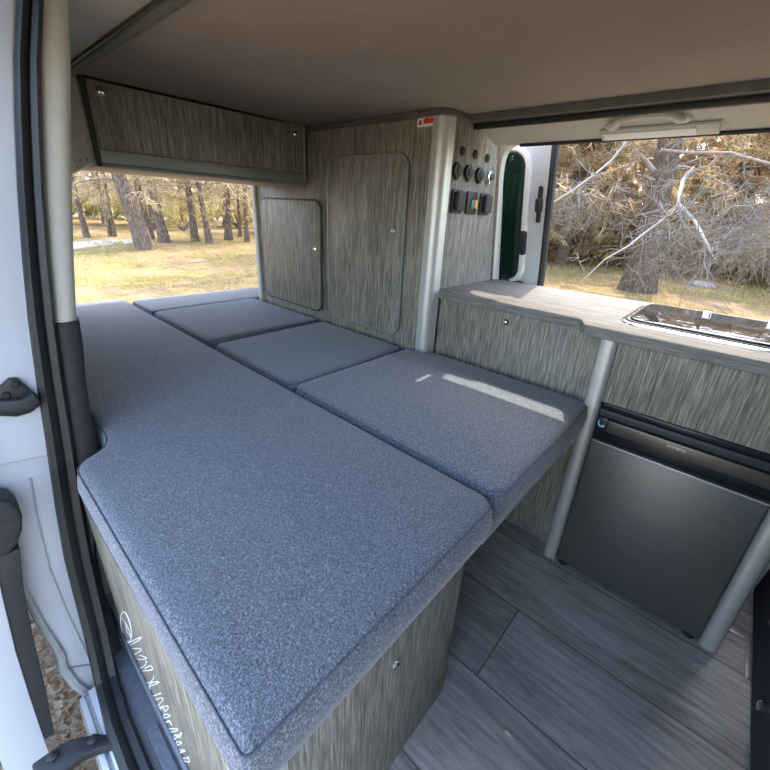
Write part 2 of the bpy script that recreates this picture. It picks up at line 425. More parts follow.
# ---- rubber seal running down the pillar and along the sill
sp = [(30, 0), (27, 60), (28, 120), (31, 190), (36, 260), (42, 320), (50, 380), (58, 430), (64, 470), (70, 510), (79, 560)]
P = [onx(x, y, -.922) for x, y in sp]; P += [onx(96, 630, -.915), onz(107, 680, -.045), onz(118, 722, -.045), onz(137, 772, -.045), Vector((-.4, .012, -.045)), Vector((.5, .014, -.045))]
P = [P[0] + Vector((0, .02, .08))] + P
def seal(m, P, k):
    rings = []
    for i, p in enumerate(P):
        d = (P[min(i + 1, len(P) - 1)] - P[max(i - 1, 0)]).normalized()
        u = Vector((1, 0, 1)) ; u = (u - d * u.dot(d)).normalized()
        w = d.cross(u).normalized()
        hw = .0135 + .0105 * min(1, i / 11)
        rings.append([p + w * (hw * a) + u * b for a, b in ((-1, -.014), (-1, -.002), (-.75, .007), (-.25, .004), (-.12, -.001), (.0, .004), (.45, .011), (.85, .006), (1, -.004), (1, -.014))])
    m.loft(rings)
m = MB(); seal(m, P, 1); struct(m.obj('trim_13', 'rubber'))
# ---- painted door jamb (white) with pressed step and sealed flange
inner = [(p.y - .012, p.z) for p in P[1:13]]
inner = [(a, b) for a, b in inner if b > -.03] + [(.016, -.055), (-.005, -.125)]
outer = [(-.022, -.128), (-.040, -.06), (-.047, .006), (-.043, .085), (-.050, .23), (-.055, .374), (-.062, .55), (-.05, .8), (-.02, 1.1), (.03, 1.38)]
m = MB(); m.prism(inner + outer, 'x', -.99, -.942, .004)
struct(m.obj('trim_14', 'paint'))
# raised upper part of the jamb and crease
up = [(a, b) for a, b in inner if b > .56]
m = MB(); m.prism(up + [(.062, .555), (-.058, .575), (-.046, .8), (-.016, 1.1), (.035, 1.38)], 'x', -.948, -.932, .006, 3); struct(m.obj('trim_15', 'paint'))
m = MB(); m.tube([onx(30, 478, -.941), onx(38, 520, -.941), onx(50, 570, -.941), onx(66, 610, -.941), onx(90, 662, -.941)], .0022, 6); struct(m.obj('trim_16', 'primer'))
fl = [onx(8, 553, -.936), onx(24, 592, -.936), onx(40, 622, -.936), onx(55, 645, -.936), onx(61, 656, -.936), onx(63, 668, -.936), onx(75, 684, -.93), onx(92, 697, -.92), onx(101, 712, -.90)]
m = MB(); m.tube(fl, [.007] * 4 + [.009, .010, .010, .009, .006], 8); struct(m.obj('trim_17', 'primer'))
# crumpled sealant web at the foot of the jamb
m = MB(); web = [onx(72, 668, -.937), onx(100, 664, -.937), onx(104, 690, -.93), onx(98, 702, -.92), onx(84, 690, -.93)]
c_ = sum(web, Vector()) / 5 + Vector((.006, 0, 0))
vs = [m.bm.verts.new(p) for p in web]; vc = m.bm.verts.new(c_); vb = [m.bm.verts.new(p + Vector((-.02, 0, 0))) for p in web]
for i in range(5):
    m.bm.faces.new((vs[i], vs[(i + 1) % 5], vc)); m.bm.faces.new((vs[i], vb[i], vb[(i + 1) % 5], vs[(i + 1) % 5]))
m.bm.faces.new(vb[::-1]); bmesh.ops.recalc_face_normals(m.bm, faces=m.bm.faces); struct(m.obj('trim_18', 'primer'))
# ---- sill and step
prof = [(.03, -.062), (.0, -.062), (-.003, -.078), (-.021, -.081), (-.023, -.095), (-.028, -.095), (-.030, -.084), (-.040, -.088), (-.046, -.12), (-.048, -.26), (.03, -.26)]
m = MB(); m.prism(prof, 'x', -.90, .55, .0015); struct(m.obj('trim_19', 'paint'))
m = MB(); m.box(-.95, .55, .028, .076, -.09, -.062, .003); m.prism(rrect(-.70, .4, .044, .068, .010), 'z', -.063, -.055, .003)
struct(m.obj('trim_20', 'step'))
m = MB(); m.box(-1.04, .55, .0725, .0775, -.075, -.0005, .001); struct(m.obj('trim_21', 'step'))
m = MB(); m.prism([(.13, -.2), (.14, .8), (.17, 1.1), (.20, 1.36), (.36, 1.36), (.34, .8), (.32, -.2)], 'y', .0, .12, .01); struct(m.obj('trim_22', 'paint'))   # front door post

# cab: front wall with windscreen, closed front doors with window panes
m = MB(); m.box(1.40, 1.50, .0, 1.73, -.2, .78, .02); m.box(1.36, 1.46, .0, 1.66, 1.24, 1.45, .02); m.box(1.38, 1.48, .0, .12, .78, 1.24, .01); m.box(1.38, 1.48, 1.56, 1.68, .78, 1.24, .01); m.box(1.05, 1.40, .10, 1.62, .30, .76, .06, 4)
struct(m.obj('wall_front', 'trimblack'))
m = MB(); m.box(1.425, 1.431, .12, 1.56, .78, 1.24, .0); struct(m.obj('window_1', 'clear'))
m = MB(); m.box(.30, 1.40, .01, .09, -.2, .80, .01); m.box(.30, 1.40, .08, .16, 1.24, 1.42, .01); struct(m.obj('trim_24', 'paint'))
m = MB(); m.box(.36, 1.38, .085, .090, .80, 1.24, .0); struct(m.obj('window_2', 'clear'))
m = MB(); m.box(.56, 1.40, 1.56, 1.66, 1.24, 1.42, .01); struct(m.obj('trim_25', 'cream'))
m = MB(); m.box(.60, 1.38, 1.62, 1.626, .95, 1.24, .0); struct(m.obj('window_3', 'clear'))
# ---- near sliding door, pushed back along the outside
door1 = bpy.data.objects.new('door_1', None); C.objects.link(door1); door1.location = (-.90, -.08, -.2); struct(door1)
XD = -.885
edge = [onx(x, y, XD) for x, y in ((20, 548), (24, 590), (34, 640), (46, 690), (55, 735))]
left = [onx(x, y, XD) for x, y in ((-6, 560), (2, 596), (15, 650), (29, 695), (44, 740))]
m = MB(); m.loft([[p + Vector((0, 0, 0)), q, q - Vector((.03, 0, 0)), p - Vector((.03, 0, 0))] for p, q in zip(edge, left)]); m._bev(list(m.bm.verts), .003)
lab(m.obj('edge_seal', 'trimblack', door1), 'black rubber strip down the door edge')
bp = [(0, 499), (10, 500), (18, 506), (22, 515), (22, 528), (17, 542), (9, 553), (-12, 560), (-14, 499)]
m = MB(); m.prism([(onx(x, y, XD).y, onx(x, y, XD).z) for x, y in bp], 'x', XD - .05, XD + .008, .006, 3)
lab(m.obj('bumper', 'trimblack', door1), 'thick rounded black buffer')
rows = []
for p in left: rows.append([p + Vector((.004, .001, 0)), p + Vector((-.002, -.07, -.0)), p + Vector((-.35, -.075, 0)), p + Vector((-1.1, -.06, 0)), p + Vector((-1.1, -.02, 0)), p + Vector((-.1, .0, 0))])
rows = [[q + Vector((0, .006, .75)) for q in rows[0]], [q + Vector((0, 0, .16)) for q in rows[0]]] + rows + [[q + Vector((0, -.006, -.14)) for q in rows[-1]]]
m = MB(); m.loft(rows); m._bev(list(m.bm.verts), .004, 2, 70); m.obj('door_skin', 'paint', door1)
ap = [onz(x, y, -.058) for x, y in ((60, 744), (72, 738), (100, 733), (114, 735), (116, 745), (98, 750), (80, 757), (62, 772), (36, 782), (31, 764))]
m = MB(); m.prism([(p.x, p.y) for p in ap], 'z', -.079, -.058, .004); arm = m.obj('roller_arm', 'rubber', door1)
for x, y in ((53, 757), (93, 740)):
    p = onz(x, y, -.058); m = MB(); m.lathe([(.011, 0), (.011, .004), (.008, .006), (0, .006)], p, (0, 0, 1), 6); m.obj('bolt', 'black', arm)
# striker / door stop on the jamb
ds = thing('door_stop', (-.93, .045, .68), 'black moulded door stop with two bolts on the white door jamb', 'door stop')
op = [(-6, 388), (0, 385), (8, 378), (17, 377), (36, 394), (40, 400), (38, 405), (30, 411), (16, 415), (-6, 414)]
m = MB(); m.prism([(onx(x, y, -.93).y, onx(x, y, -.93).z) for x, y in op], 'x', -.934, -.918, .003)
m.obj('base_plate', 'black', ds)
hp = [(-6, 400), (20, 398), (33, 391), (39, 400), (37, 405), (22, 410), (-6, 410)]
m = MB(); m.prism([(onx(x, y, -.915).y, onx(x, y, -.915).z) for x, y in hp], 'x', -.920, -.902, .004); m.obj('buffer', 'trimblack', ds)
for x, y in ((15, 384), (6, 395)):
    m = MB(); m.lathe([(.007, 0), (.007, .003), (.005, .005), (0, .005)], onx(x, y, -.918), (1, 0, 0), 6); m.obj('bolt', 'black', ds)

# ================================================================== BED
def cushion(name, poly, z0, z1, label, group, rad=.03, bulge=.006, piping=True):
    sharp = poly; rl = rad if isinstance(rad, (list, tuple)) else [rad] * len(poly)
    def ring(d): return rpoly(inset(sharp, d), [max(.004, q - d * .8) for q in rl])
    poly = ring(0)
    cx = sum(p[0] for p in poly) / len(poly); cy = sum(p[1] for p in poly) / len(poly)
    root = thing(name, (cx, cy, z0), label, 'cushion', group)
    H = z1 - z0
    spec = [(.012, 0), (.003, .006), (-bulge * .5, H * .3), (-bulge, H * .55), (-bulge * .5, H * .8), (0, H - .010), (.0035, H - .0045), (.011, H - .001), (.022, H), (.045, H + .0005)]
    m = MB(); m.loft([[(x, y, z0 + h) for x, y in ring(d)] for d, h in spec])
    m.obj('cover', 'fab', root, 70)
    if piping:
        m = MB(); m.tube([(x, y, z1 - .0075) for x, y in ring(-.0003)], .0013, 6, True); m.obj('piping', 'pipe', root)
    return root
ZB = .575
G = 'grey bed cushions'
cushion('bed_cushion', [(-.213, .073), (-.213, .568), (-2.255, .572), (-2.285, .15), (-.905, .15), (-.868, .128), (-.838, .076)], .478, ZB,
        'long notched grey bed cushion nearest the sliding door, running from front to tailgate', G, [.010, .034, .04, .03, .03, .012, .03], .008)
q = [onz(298, 383, ZB), onz(494, 497, ZB), onz(586, 399, ZB), onz(414, 345, ZB)]
cushion('bed_cushion', [(-.865, .592), (-.214, .588), (-.216, 1.138), (-.755, 1.142), (-.785, 1.104), (-.862, 1.100)], .48, ZB,
        'square grey bed cushion with a bright sun patch, against the low cabinet', G, [.03, .04, .04, .02, .015, .03])
cushion('bed_cushion', [(-1.345, .592), (-.882, .592), (-.880, 1.100), (-1.350, 1.100)], .49, ZB - .002,
        'grey bed cushion in front of the tall cupboard door, behind the sunlit cushion', G, [.03] * 4)
cushion('bed_cushion', [(-1.925, .592), (-1.385, .592), (-1.372, 1.098), (-1.935, 1.098)], .49, ZB,
        'grey bed cushion in front of the small square cupboard door', G, [.03] * 4)
cushion('bed_cushion', [(-2.24, .600), (-1.95, .600), (-1.955, 1.50), (-2.20, 1.50)], .47, ZB - .006,
        'narrow grey bed cushion at the tailgate sill, farthest from the camera', G, [.03] * 4)
# bench box under the long cushion
bb = thing('bed_box', (-1.2, .35, 0), 'wood-grain laminate bench box under the long cushion, with knob and white decal', 'bench')
m = MB(); m.box(-.905, -.290, .078, .096, .0005, .458, .002); lab(m.obj('side_panel', 'lam_v', bb), 'laminate side panel facing the door')
m = MB(); m.box(-2.2, -1.065, .150, .168, .0005, .458, .002); m.obj('side_panel', 'lam_v', bb)
m = MB(); m.box(-.262, -.243, .132, .545, .0005, .455, .002); fp = m.obj('front_panel', 'lam_v', bb)
m = MB(); m.box(-2.2, -.264, .527, .545, .0005, .458, .002); m.obj('back_panel', 'lam_v', bb)
m = MB(); m.prism(rpoly([(-.289, .0775), (-.2405, .0775), (-.2405, .131), (-.262, .131), (-.262, .098), (-.289, .098)], [0, .034, 0, 0, .01, 0], 7), 'z', .0005, .458, 0); lab(m.obj('corner_post', 'alu', bb), 'pale rounded aluminium corner strip')
m = MB(); m.prism(rpoly([(-.226, .0755), (-.226, .560), (-2.2, .566), (-2.2, .150), (-.905, .150), (-.868, .125), (-.845, .073)], [.03, .04, 0, 0, 0, 0, 0]), 'z', 0.4615, .477, .003); lab(m.obj('lid', 'lam_dark', bb), 'thin dark lid edge')
kp = onx(395, 663, -.243); knob(bb, kp, (1, 0, 0), .010, label='small chrome push knob')
# white line decal on the near side: an oval emblem followed by brush lettering
def deco(a, b): return Vector((a, .1302, b))
m = MB()
W = lambda x, y: ony(x, y, .0775)
def stroke(m, pts, r):
    pts = [W(*p) for p in pts]; m.tube([(p.x, .0777, p.z) for p in pts], r, 4)
ov = [(126 + 5.0 * math.cos(a) * .9 + 7 * math.sin(a) * .45, 627 + 15 * math.sin(a) - 2 * math.cos(a)) for a in [2 * PI * k / 24 for k in range(25)]]
stroke(m, ov, .0013)
stroke(m, [(122, 618), (126, 624), (127, 632), (131, 638), (129, 630), (125, 622)], .0010)
rd_ = random.Random(5)
for k in range(17):                                       # brush letters, each a few joined curves
    u = k / 16; bx, by = 134 + 51 * u, 642 + 118 * u; w_ = 1.25 - .35 * u
    n_ = rd_.choice((4, 5, 6)); pts_ = []
    for j in range(n_):
        a = rd_.uniform(-6.5, 6.5) * w_ if j % 2 else (6 if (j // 2) % 2 else -5.5) * w_ * rd_.uniform(.6, 1.1)
        pts_.append((bx + a * .8 + rd_.uniform(-1, 1), by - a * .35 + rd_.uniform(-4.5, 4.5)))
    sm = []
    for j in range(n_ - 1):
        p0, p1, p2, p3 = pts_[max(0, j - 1)], pts_[j], pts_[j + 1], pts_[min(n_ - 1, j + 2)]
        for q in range(4):
            t_ = q / 4; sm.append(tuple(.5 * (2 * p1[c] + (p2[c] - p0[c]) * t_ + (2 * p0[c] - 5 * p1[c] + 4 * p2[c] - p3[c]) * t_ * t_ + (3 * p1[c] - p0[c] - 3 * p2[c] + p3[c]) * t_ ** 3) for c in (0, 1)))
    stroke(m, sm, .0011)
lab(m.obj('decal', 'decal', bb), 'white line-drawn oval emblem with brush lettering')
# slatted frame / aluminium rail under the far cushions
bf = thing('sleeping_platform', (-1.0, .86, .45), 'pale-edged platform carrying the cushions beside the fridge', 'platform')
rail0, rail1 = (-.232, .572, .468), (-.236, 1.13, .468)
m = MB(); m.box(-.248, -.226, .57, 1.112, .449, .474, .005, 3); lab(m.obj('edge_rail', 'alu', bf), 'pale aluminium edge rail')
m = MB(); m.box(-2.22, -.249, .575, 1.100, .452, .468, .002); lab(m.obj('support_board', 'lam_dark', bf), 'dark support board')

# ================================================================== TALL CABINET
tc = thing('tall_cabinet', (-1.33, 1.3, 0), 'tall grey wood-grain laminate cabinet with two doors and a socket panel, reaching the ceiling', 'cabinet')
m = MB(); m.box(-1.872, -.832, 1.125, 1.143, 0, 1.318, .002); lab(m.obj('face_panel', 'lam_v', tc), 'broad laminate face towards the bed')
sidep = [(1.158, 0), (1.60, 0), (1.60, .70), (1.562, .80), (1.555, .83), (1.47, 1.288), (1.324, 1.334), (1.158, 1.334)]
m = MB(); m.prism(sidep, 'x', -.818, -.80, .0015); sp_ = m.obj('side_panel', 'lam_v', tc); lab(sp_, 'laminate side panel above the worktop')
m = MB(); m.box(-1.872, -1.855, 1.143, 1.60, 0, 1.318, .002); m.obj('end_panel', 'lam_v', tc)
m = MB(); m.box(-1.905, -1.8725, 1.112, 1.142, .0, 1.318, .006); lab(m.obj('end_strip', 'cream', tc), 'pale aluminium strip on the rear edge')
# rounded aluminium corner post
pp = [(-.838, 1.143), (-.838, 1.1195)]
for i in range(11):
    a = PI * 1.5 + (PI / 2) * i / 10
    pp.append((-.822 + .031 * math.cos(a), 1.150 + .031 * math.sin(a)))
pp += [(-.786, 1.166), (-.80, 1.166), (-.82, 1.143)]
m = MB(); m.prism(dedupe(pp), 'z', 0, 1.317); lab(m.obj('corner_post', 'alu', tc), 'pale rounded aluminium corner post')
# cap band under the ceiling with a rounded corner
cap = rpoly([(-1.46, 1.112), (-.782, 1.112), (-.782, 1.30), (-.80, 1.322), (-1.46, 1.322)], [0, .06, .01, 0, 0], 8)
m = MB(); m.prism(cap, 'z', 1.317, 1.3355, .002); lab(m.obj('top_cap', 'lam_dark', tc), 'dark laminate cap under the ceiling')
# large door
dp = rrect(-1.325, -.920, .605, 1.222, .045, 7)
m = MB(); m.prism(dp, 'y', 1.111, 1.1248, .001); d1 = m.obj('door', 'lam_v', tc); lab(d1, 'large rounded cupboard door')
m = MB(); m.tube([(x, 1.1115, z) for x, z in dp if 1], .0042, 6, True); lab(m.obj('edge_band', 'alu_d', d1), 'light grey edge band')
kp = ony(393, 231, 1.111); knob(d1, kp, (0, -1, 0), .011)
dp = rrect(-1.825, -1.372, .607, 1.068, .04, 7)
m = MB(); m.prism(dp, 'y', 1.107, 1.1248, .001); d2 = m.obj('door', 'lam_v', tc); lab(d2, 'smaller square cupboard door')
m = MB(); m.tube([(x, 1.1105, z) for x, z in dp], .0046, 6, True); lab(m.obj('edge_band', 'trimblack', d2), 'edge band coloured dark for the shadow along it')  # dark colour stands in for the shadow along the small door's edge
kp = ony(315, 249, 1.107); knob(d2, kp, (0, -1, 0), .011)
# red and white sticker
sx0, sx1, sz0, sz1 = -.905, -.842, 1.268, 1.304
a_ = ony(418, 115.6, 1.1245); b_ = ony(435, 125.6, 1.1245)
sx0, sx1, sz0, sz1 = a_.x, b_.x, b_.z, a_.z
sz1 = sz0 + (sx1 - sx0) * .52
m = MB(); m.box(sx0, sx1, 1.1235, 1.1249, sz0, sz1, 0); stk = m.obj('sticker', 'white', tc); lab(stk, 'small white and red sticker')
w_, h_ = sx1 - sx0, sz1 - sz0
m = MB(); m.prism(rrect(sx0 + .36 * w_, sx0 + .94 * w_, sz0 + .22 * h_, sz0 + .60 * h_, .003), 'y', 1.1228, 1.1234)
m.prism([(sx0 + .46 * w_, sz0 + .6 * h_), (sx0 + .60 * w_, sz0 + .6 * h_), (sx0 + .58 * w_, sz0 + .75 * h_), (sx0 + .50 * w_, sz0 + .75 * h_)], 'y', 1.1228, 1.1234)
m.lathe([(.0055, 0), (.0055, .0006), (0, .0006)], (sx0 + .18 * w_, 1.1234, sz0 + .38 * h_), (0, -1, 0), 12)
m.obj('red_print', 'red', stk)
m = MB(); m.prism([(sx0 + .62 * w_, sz0 + .68 * h_), (sx0 + .92 * w_, sz0 + .66 * h_), (sx0 + .90 * w_, sz0 + .84 * h_), (sx0 + .70 * w_, sz0 + .80 * h_)], 'y', 1.1228, 1.1234)
m.obj('dark_print', 'brownp', stk)
m = MB(); m.prism([(sx0 + .07 * w_, sz0 + .16 * h_), (sx0 + .30 * w_, sz0 + .20 * h_), (sx0 + .30 * w_, sz0 + .27 * h_), (sx0 + .07 * w_, sz0 + .24 * h_)], 'y', 1.1228, 1.1234)
m.obj('dark_print', 'brownp', stk)
# panel fittings, three rows
for x, y in ((462.5, 151), (475, 154.5), (487, 158)):
    p = onx(x, y, -.7995); m = MB(); m.lathe([(.0145, 0), (.0145, .003), (.011, .005), (.010, .002), (0, .002)], p, (1, 0, 0)); s_ = m.obj('round_switch', 'black', tc)
    m = MB(); m.lathe([(.0085, .001), (.0085, .006), (.006, .008), (0, .008)], p, (1, 0, 0), 14); m.obj('button', 'trimblack', s_)
for i, (x, y) in enumerate(((456, 170.5), (467.5, 172.5), (478.5, 175), (488.5, 177))):
    p = onx(x, y, -.7995); m = MB()
    r = .024 if i < 3 else .021
    m.lathe([(r, 0), (r, .006), (r * .9, .011), (r * .55, .013), (0, .013)], p, (1, 0, 0))
    m.box(p.x + .002, p.x + .010, p.y - .006, p.y + .006, p.z - r - .004, p.z - r + .006, .001)
    s_ = m.obj('power_socket', 'black' if i < 3 else 'chrome', tc)
    lab(s_, 'round black capped socket' if i < 3 else 'round chrome socket')
    m = MB(); m.lathe([(r * .6, .010), (r * .6, .0155), (r * .45, .017), (0, .017)], p, (1, 0, 0)); m.obj('cap', 'trimblack' if i < 3 else 'black', s_)
for i, (x, y) in enumerate(((456, 201.5), (470.5, 203), (483.5, 204.5))):
    p = onx(x, y, -.7995); m = MB()
    m.prism(rrect(p.y - .033, p.y + .033, p.z - .037, p.z + .037, .008, 4), 'x', -.7995, -.792, .002); s_ = m.obj('outlet', 'black', tc)
    if i != 1:
        m = MB(); m.prism(rrect(p.y - .022, p.y + .026, p.z - .029, p.z + .031, .007, 4), 'x', -.7925, -.776, .004, 3); m.obj('cover', 'trimblack', s_)
        lab(s_, 'square black socket with flap cover')
    else:
        lab(s_, 'black control unit with coloured keys')
        for k, mt in ((-1, 'green'), (0, 'red'), (1, 'yellow')):
            m = MB(); m.box(-.7925, -.788, p.y + .010 + k * .013 - .006, p.y + .010 + k * .013 + .006, p.z - .017, p.z + .010, .001); m.obj('key', mt, s_)

# ================================================================== OVERHEAD CABINET
oc = thing('overhead_cabinet', (-1.65, .75, 1.12), 'dark laminate overhead locker above the open tailgate, under the ceiling', 'cabinet')
m = MB(); m.box(-1.86, -1.468, .376, 1.106, 1.122, 1.330, .002); lab(m.obj('carcass', 'wood', oc), 'pale carcass underside')
m = MB(); m.box(-1.467, -1.450, .388, 1.086, 1.166, 1.330, .002); fl_ = m.obj('flap_door', 'lam_v', oc); lab(fl_, 'dark laminate flap door')
m = MB(); m.box(-1.467, -1.446, .386, 1.088, 1.130, 1.1655, .003); lab(m.obj('bottom_strip', 'alu_d', oc), 'grey aluminium strip')
m = MB(); m.prism([(-1.462, 1.335), (-1.455, 1.128), (-1.86, 1.09), (-1.86, 1.335)], 'y', .364, .374, .002); sd = m.obj('side_panel', 'cream', oc); lab(sd, 'pale side panel with three screw heads')
for x in (-1.49, -1.56, -1.63):
    m = MB(); m.lathe([(.005, 0), (.005, .0015), (0, .0015)], (x, .364, 1.138), (0, -1, 0), 10); m.obj('screw', 'black', sd)
m = MB(); m.tube([(-1.452, .380, 1.334), (-1.447, .379, 1.25), (-1.444, .378, 1.15), (-1.446, .379, 1.133), (-1.456, .382, 1.125)], .0065, 8); lab(m.obj('edge_trim', 'trimblack', oc), 'black edge trim, near end')
m = MB(); m.tube([(-1.448, 1.094, 1.334), (-1.448, 1.094, 1.140), (-1.448, 1.090, 1.130), (-1.448, 1.080, 1.125), (-1.448, .39, 1.126)], .006, 8); lab(m.obj('edge_trim', 'alu_d', oc), 'grey edge trim, far end and underside')
for yy, zz in ((.418, 1.306), (1.057, 1.300)): knob(oc, (-1.450, yy, zz), (1, 0, 0), .013 if yy < 1 else .010)

# ================================================================== LOW CABINET, KITCHEN, WORKTOP
lc = thing('low_cabinet', (-.5, 1.4, 0), 'low grey laminate cabinet behind the sunlit cushion, left of the fridge', 'cabinet')
m = MB(); m.box(-.784, -.236, 1.178, 1.196, 0, .764, .001); lab(m.obj('front_panel', 'lam_v', lc), 'laminate front panel')
m = MB(); m.box(-.784, -.768, 1.197, 1.62, 0, .764, .001); m.obj('side_panel', 'lam_v', lc)
m = MB(); m.box(-.767, -.25, 1.60, 1.618, 0, .764, .001); m.obj('back_panel', 'lam_v', lc)
knob(lc, ony(506, 322, 1.178), (0, -1, 0), .010, label='small chrome push knob')
kc = thing('kitchen_unit', (.02, 1.35, 0), 'kitchen unit around the fridge: laminate panel between two pale aluminium posts', 'cabinet')
def post(x0, x1, y0, y1, z1):
    m = MB(); m.prism(rpoly([(x0, y0), (x1, y0), (x1, y1), (x0, y1)], [.019, .019, .004, .004], 6), 'z', 0, z1, 0); return lab(m.obj('post', 'alu', kc), 'pale rounded aluminium post')
post(-.232, -.190, 1.118, 1.165, .764); post(.201, .243, 1.118, 1.165, .764)
m = MB(); m.box(-.189, .200, 1.132, 1.150, .590, .764, .001); lab(m.obj('front_panel', 'lam_v', kc), 'laminate panel above the fridge')
m = MB(); m.box(-.232, -.214, 1.166, 1.63, 0, .764, .001); m.obj('side_panel', 'lam_v', kc)
m = MB(); m.box(.225, .243, 1.166, 1.63, 0, .764, .001); m.obj('side_panel', 'lam_v', kc)
wt = thing('worktop', (-.3, 1.4, .766), 'grey wood-grain worktop, sunlit, below the open far side door', 'worktop')
wp = [(-.799, 1.168), (-.314, 1.168), (-.297, 1.160), (-.288, 1.140), (-.276, 1.110), (-.20, 1.106), (.29, 1.106), (.29, 1.66), (-.798, 1.60)]
wp = rpoly(wp, [.0, .01, .008, .008, .012, .01, .02, .02, 0])
m = MB(); m.prism(dedupe(wp), 'z', .766, .7955, .003, 2); m.obj('board', 'lam_x', wt)
ring = [p for p in inset(dedupe(wp), -.0006)]
m = MB()
fr_ = [p for p in dedupe(wp) if p[1] < 1.17]
m.loft([[(x, y - .0012, .7675), (x, y - .0012, .7935), (x, y + .002, .7935), (x, y + .002, .7675)] for x, y in fr_]); lab(m.obj('edge_band', 'lam_band', wt), 'grey front edge band')
sk = thing('sink', (.02, 1.38, .795), 'recessed sink with a dark glass lid, set in the worktop', 'sink')
so = rrect(-.222, .262, 1.205, 1.560, .055, 8)
m = MB(); m.loft([[(x, y, z) for x, y in inset(so, d)] for d, z in ((0, .7958), (.001, .7995), (.006, .8015), (.012, .8005), (.014, .7958))]); lab(m.obj('rim', 'chrome', sk), 'bright steel rim')
m = MB(); m.prism(inset(so, .0145), 'z', .7958, .8035, .001); lab(m.obj('gasket', 'rubber', sk), 'black gasket')
m = MB(); m.prism(inset(so, .021), 'z', .8036, .8095, .0015); lab(m.obj('glass_lid', 'lid', sk), 'dark glass lid')
for x in (-.05, .10):
    m = MB(); m.prism(rrect(x - .012, x + .012, 1.530, 1.552, .005, 4), 'z', .8036, .8125, .001); lab(m.obj('hinge', 'chrome', sk), 'small steel hinge')

# ================================================================== FRIDGE
fg = thing('fridge', (.008, 1.3, 0), 'compact dark steel fridge between two pale posts under the worktop', 'fridge')
x0, x1 = -.186, .198
m = MB(); m.box(x0, x1, 1.160, 1.56, .014, .586, .003); m.obj('body', 'fr_black', fg)
m = MB(); m.box(x0, x1, 1.122, 1.158, .014, .476, .004); dd = m.obj('door', 'fr_door', fg); lab(dd, 'brushed dark steel door')
m = MB(); m.box(x0 + .001, x1 - .001, 1.1195, 1.124, .4725, .4765, .0008); lab(m.obj('door_edge', 'alu', dd), 'bright top edge')
m = MB(); m.box(x0, x1, 1.142, 1.159, .477, .512, .001); lab(m.obj('handle_recess', 'fr_black', fg), 'black grip recess')
m = MB(); m.box(x0 + .028, x1, 1.121, 1.158, .511, .546, .002); st = m.obj('control_strip', 'fr_strip', fg); lab(st, 'bronze-grey strip')
m = MB(); m.box(x0, x0 + .027, 1.121, 1.158, .511, .549, .002); bt = m.obj('latch', 'fr_black', fg); lab(bt, 'black latch with a pale blue hook mark')
lx, lz = x0 + .0135, .530
m = MB(); m.tube([(lx - .007, 1.1205, lz + .011), (lx - .009, 1.1205, lz + .002), (lx - .005, 1.1205, lz - .006), (lx + .003, 1.1205, lz - .007), (lx + .008, 1.1205, lz - .002)], [.0015, .002, .0026, .0032, .0038], 8); m.obj('hook_mark', 'blue', bt)
m = MB(); m.box(x0, x1, 1.124, 1.159, .5505, .572, .003); lab(m.obj('vent_frame', 'trimblack', fg), 'black upper frame')
m = MB(); m.box(x0 + .004, x1 - .004, 1.130, 1.159, .5735, .588, .002); m.obj('vent_lip', 'fr_black', fg)
p = ony(676, 448.5, 1.121)
text('DOMETIC', .0092, 'white', 'lettering', st, (p.x, 1.1205, p.z), (1, 0, 0), (0, 0, 1))
for x in (x0 + .02, x1 - .02):
    m = MB(); m.lathe([(.013, .0005), (.015, .003), (.013, .0135)], (x, 1.135, 0), (0, 0, 1), 14); m.obj('foot', 'black', fg)

# ================================================================== FAR SIDE: handle, light, pillar, sliding door
pz = lambda y: 1.314 - (y - 1.268) * .255
gh = thing('grab_handle', (-.31, 1.35, 1.30), 'cream grab handle arching above the far side door, over the lamp', 'handle')
m = MB(); hpts = [(-.390, 1.342, 1.295), (-.389, 1.332, 1.290), (-.382, 1.312, 1.290), (-.358, 1.288, 1.296), (-.31, 1.279, 1.299), (-.265, 1.279, 1.299), (-.242, 1.287, 1.296), (-.229, 1.310, 1.289), (-.224, 1.328, 1.295)]
m.tube(hpts, [.0095, .0095, .009, .0085, .008, .008, .0085, .009, .009], 12); m.obj('grip', 'cream', gh)
for a, b in ((-.390, 1.345), (-.224, 1.331)):
    m = MB(); m.lathe([(.018, 0), (.018, .006), (.014, .010)], (a, b, pz(b) + .002), (0, -.25, -1), 16); m.obj('mount', 'cream', gh)
ll = thing('ceiling_light', (-.3, 1.39, 1.28), 'slim white strip lamp below the grab handle, above the far opening', 'lamp')
m = MB(); m.prism([(1.356, 1.290), (1.356, 1.2835), (1.361, 1.279), (1.396, 1.267), (1.400, 1.269), (1.400, 1.281)], 'x', -.424, -.150, .0015); m.obj('housing', 'cream', ll)
m = MB(); m.prism([(1.3615, 1.2785), (1.3615, 1.2765), (1.3945, 1.2664), (1.3945, 1.2688)], 'x', -.414, -.196, .0006); lab(m.obj('diffuser', 'lens', ll), 'white diffuser')
# pillar behind the tall cabinet, cream, with a rounded upper corner
far_lean = lambda z: 0 if z < .8 else -.27 * (z - .8)
pl = rpoly([(-.86, .70), (-.812, .70), (-.803, 1.20), (-.788, 1.285), (-.675, 1.297), (-.67, 1.302), (-.76, 1.31), (-.77, 1.36), (-.83, 1.36)], [0, 0, .03, .05, 0, 0, 0, 0, 0], 6)
m = MB(); m.prism(pl, 'y', 1.625, 1.66, .004)
struct(m.obj('trim_23', 'cream', None, 40, lambda c: Vector((c.x, c.y + far_lean(c.z), c.z))))
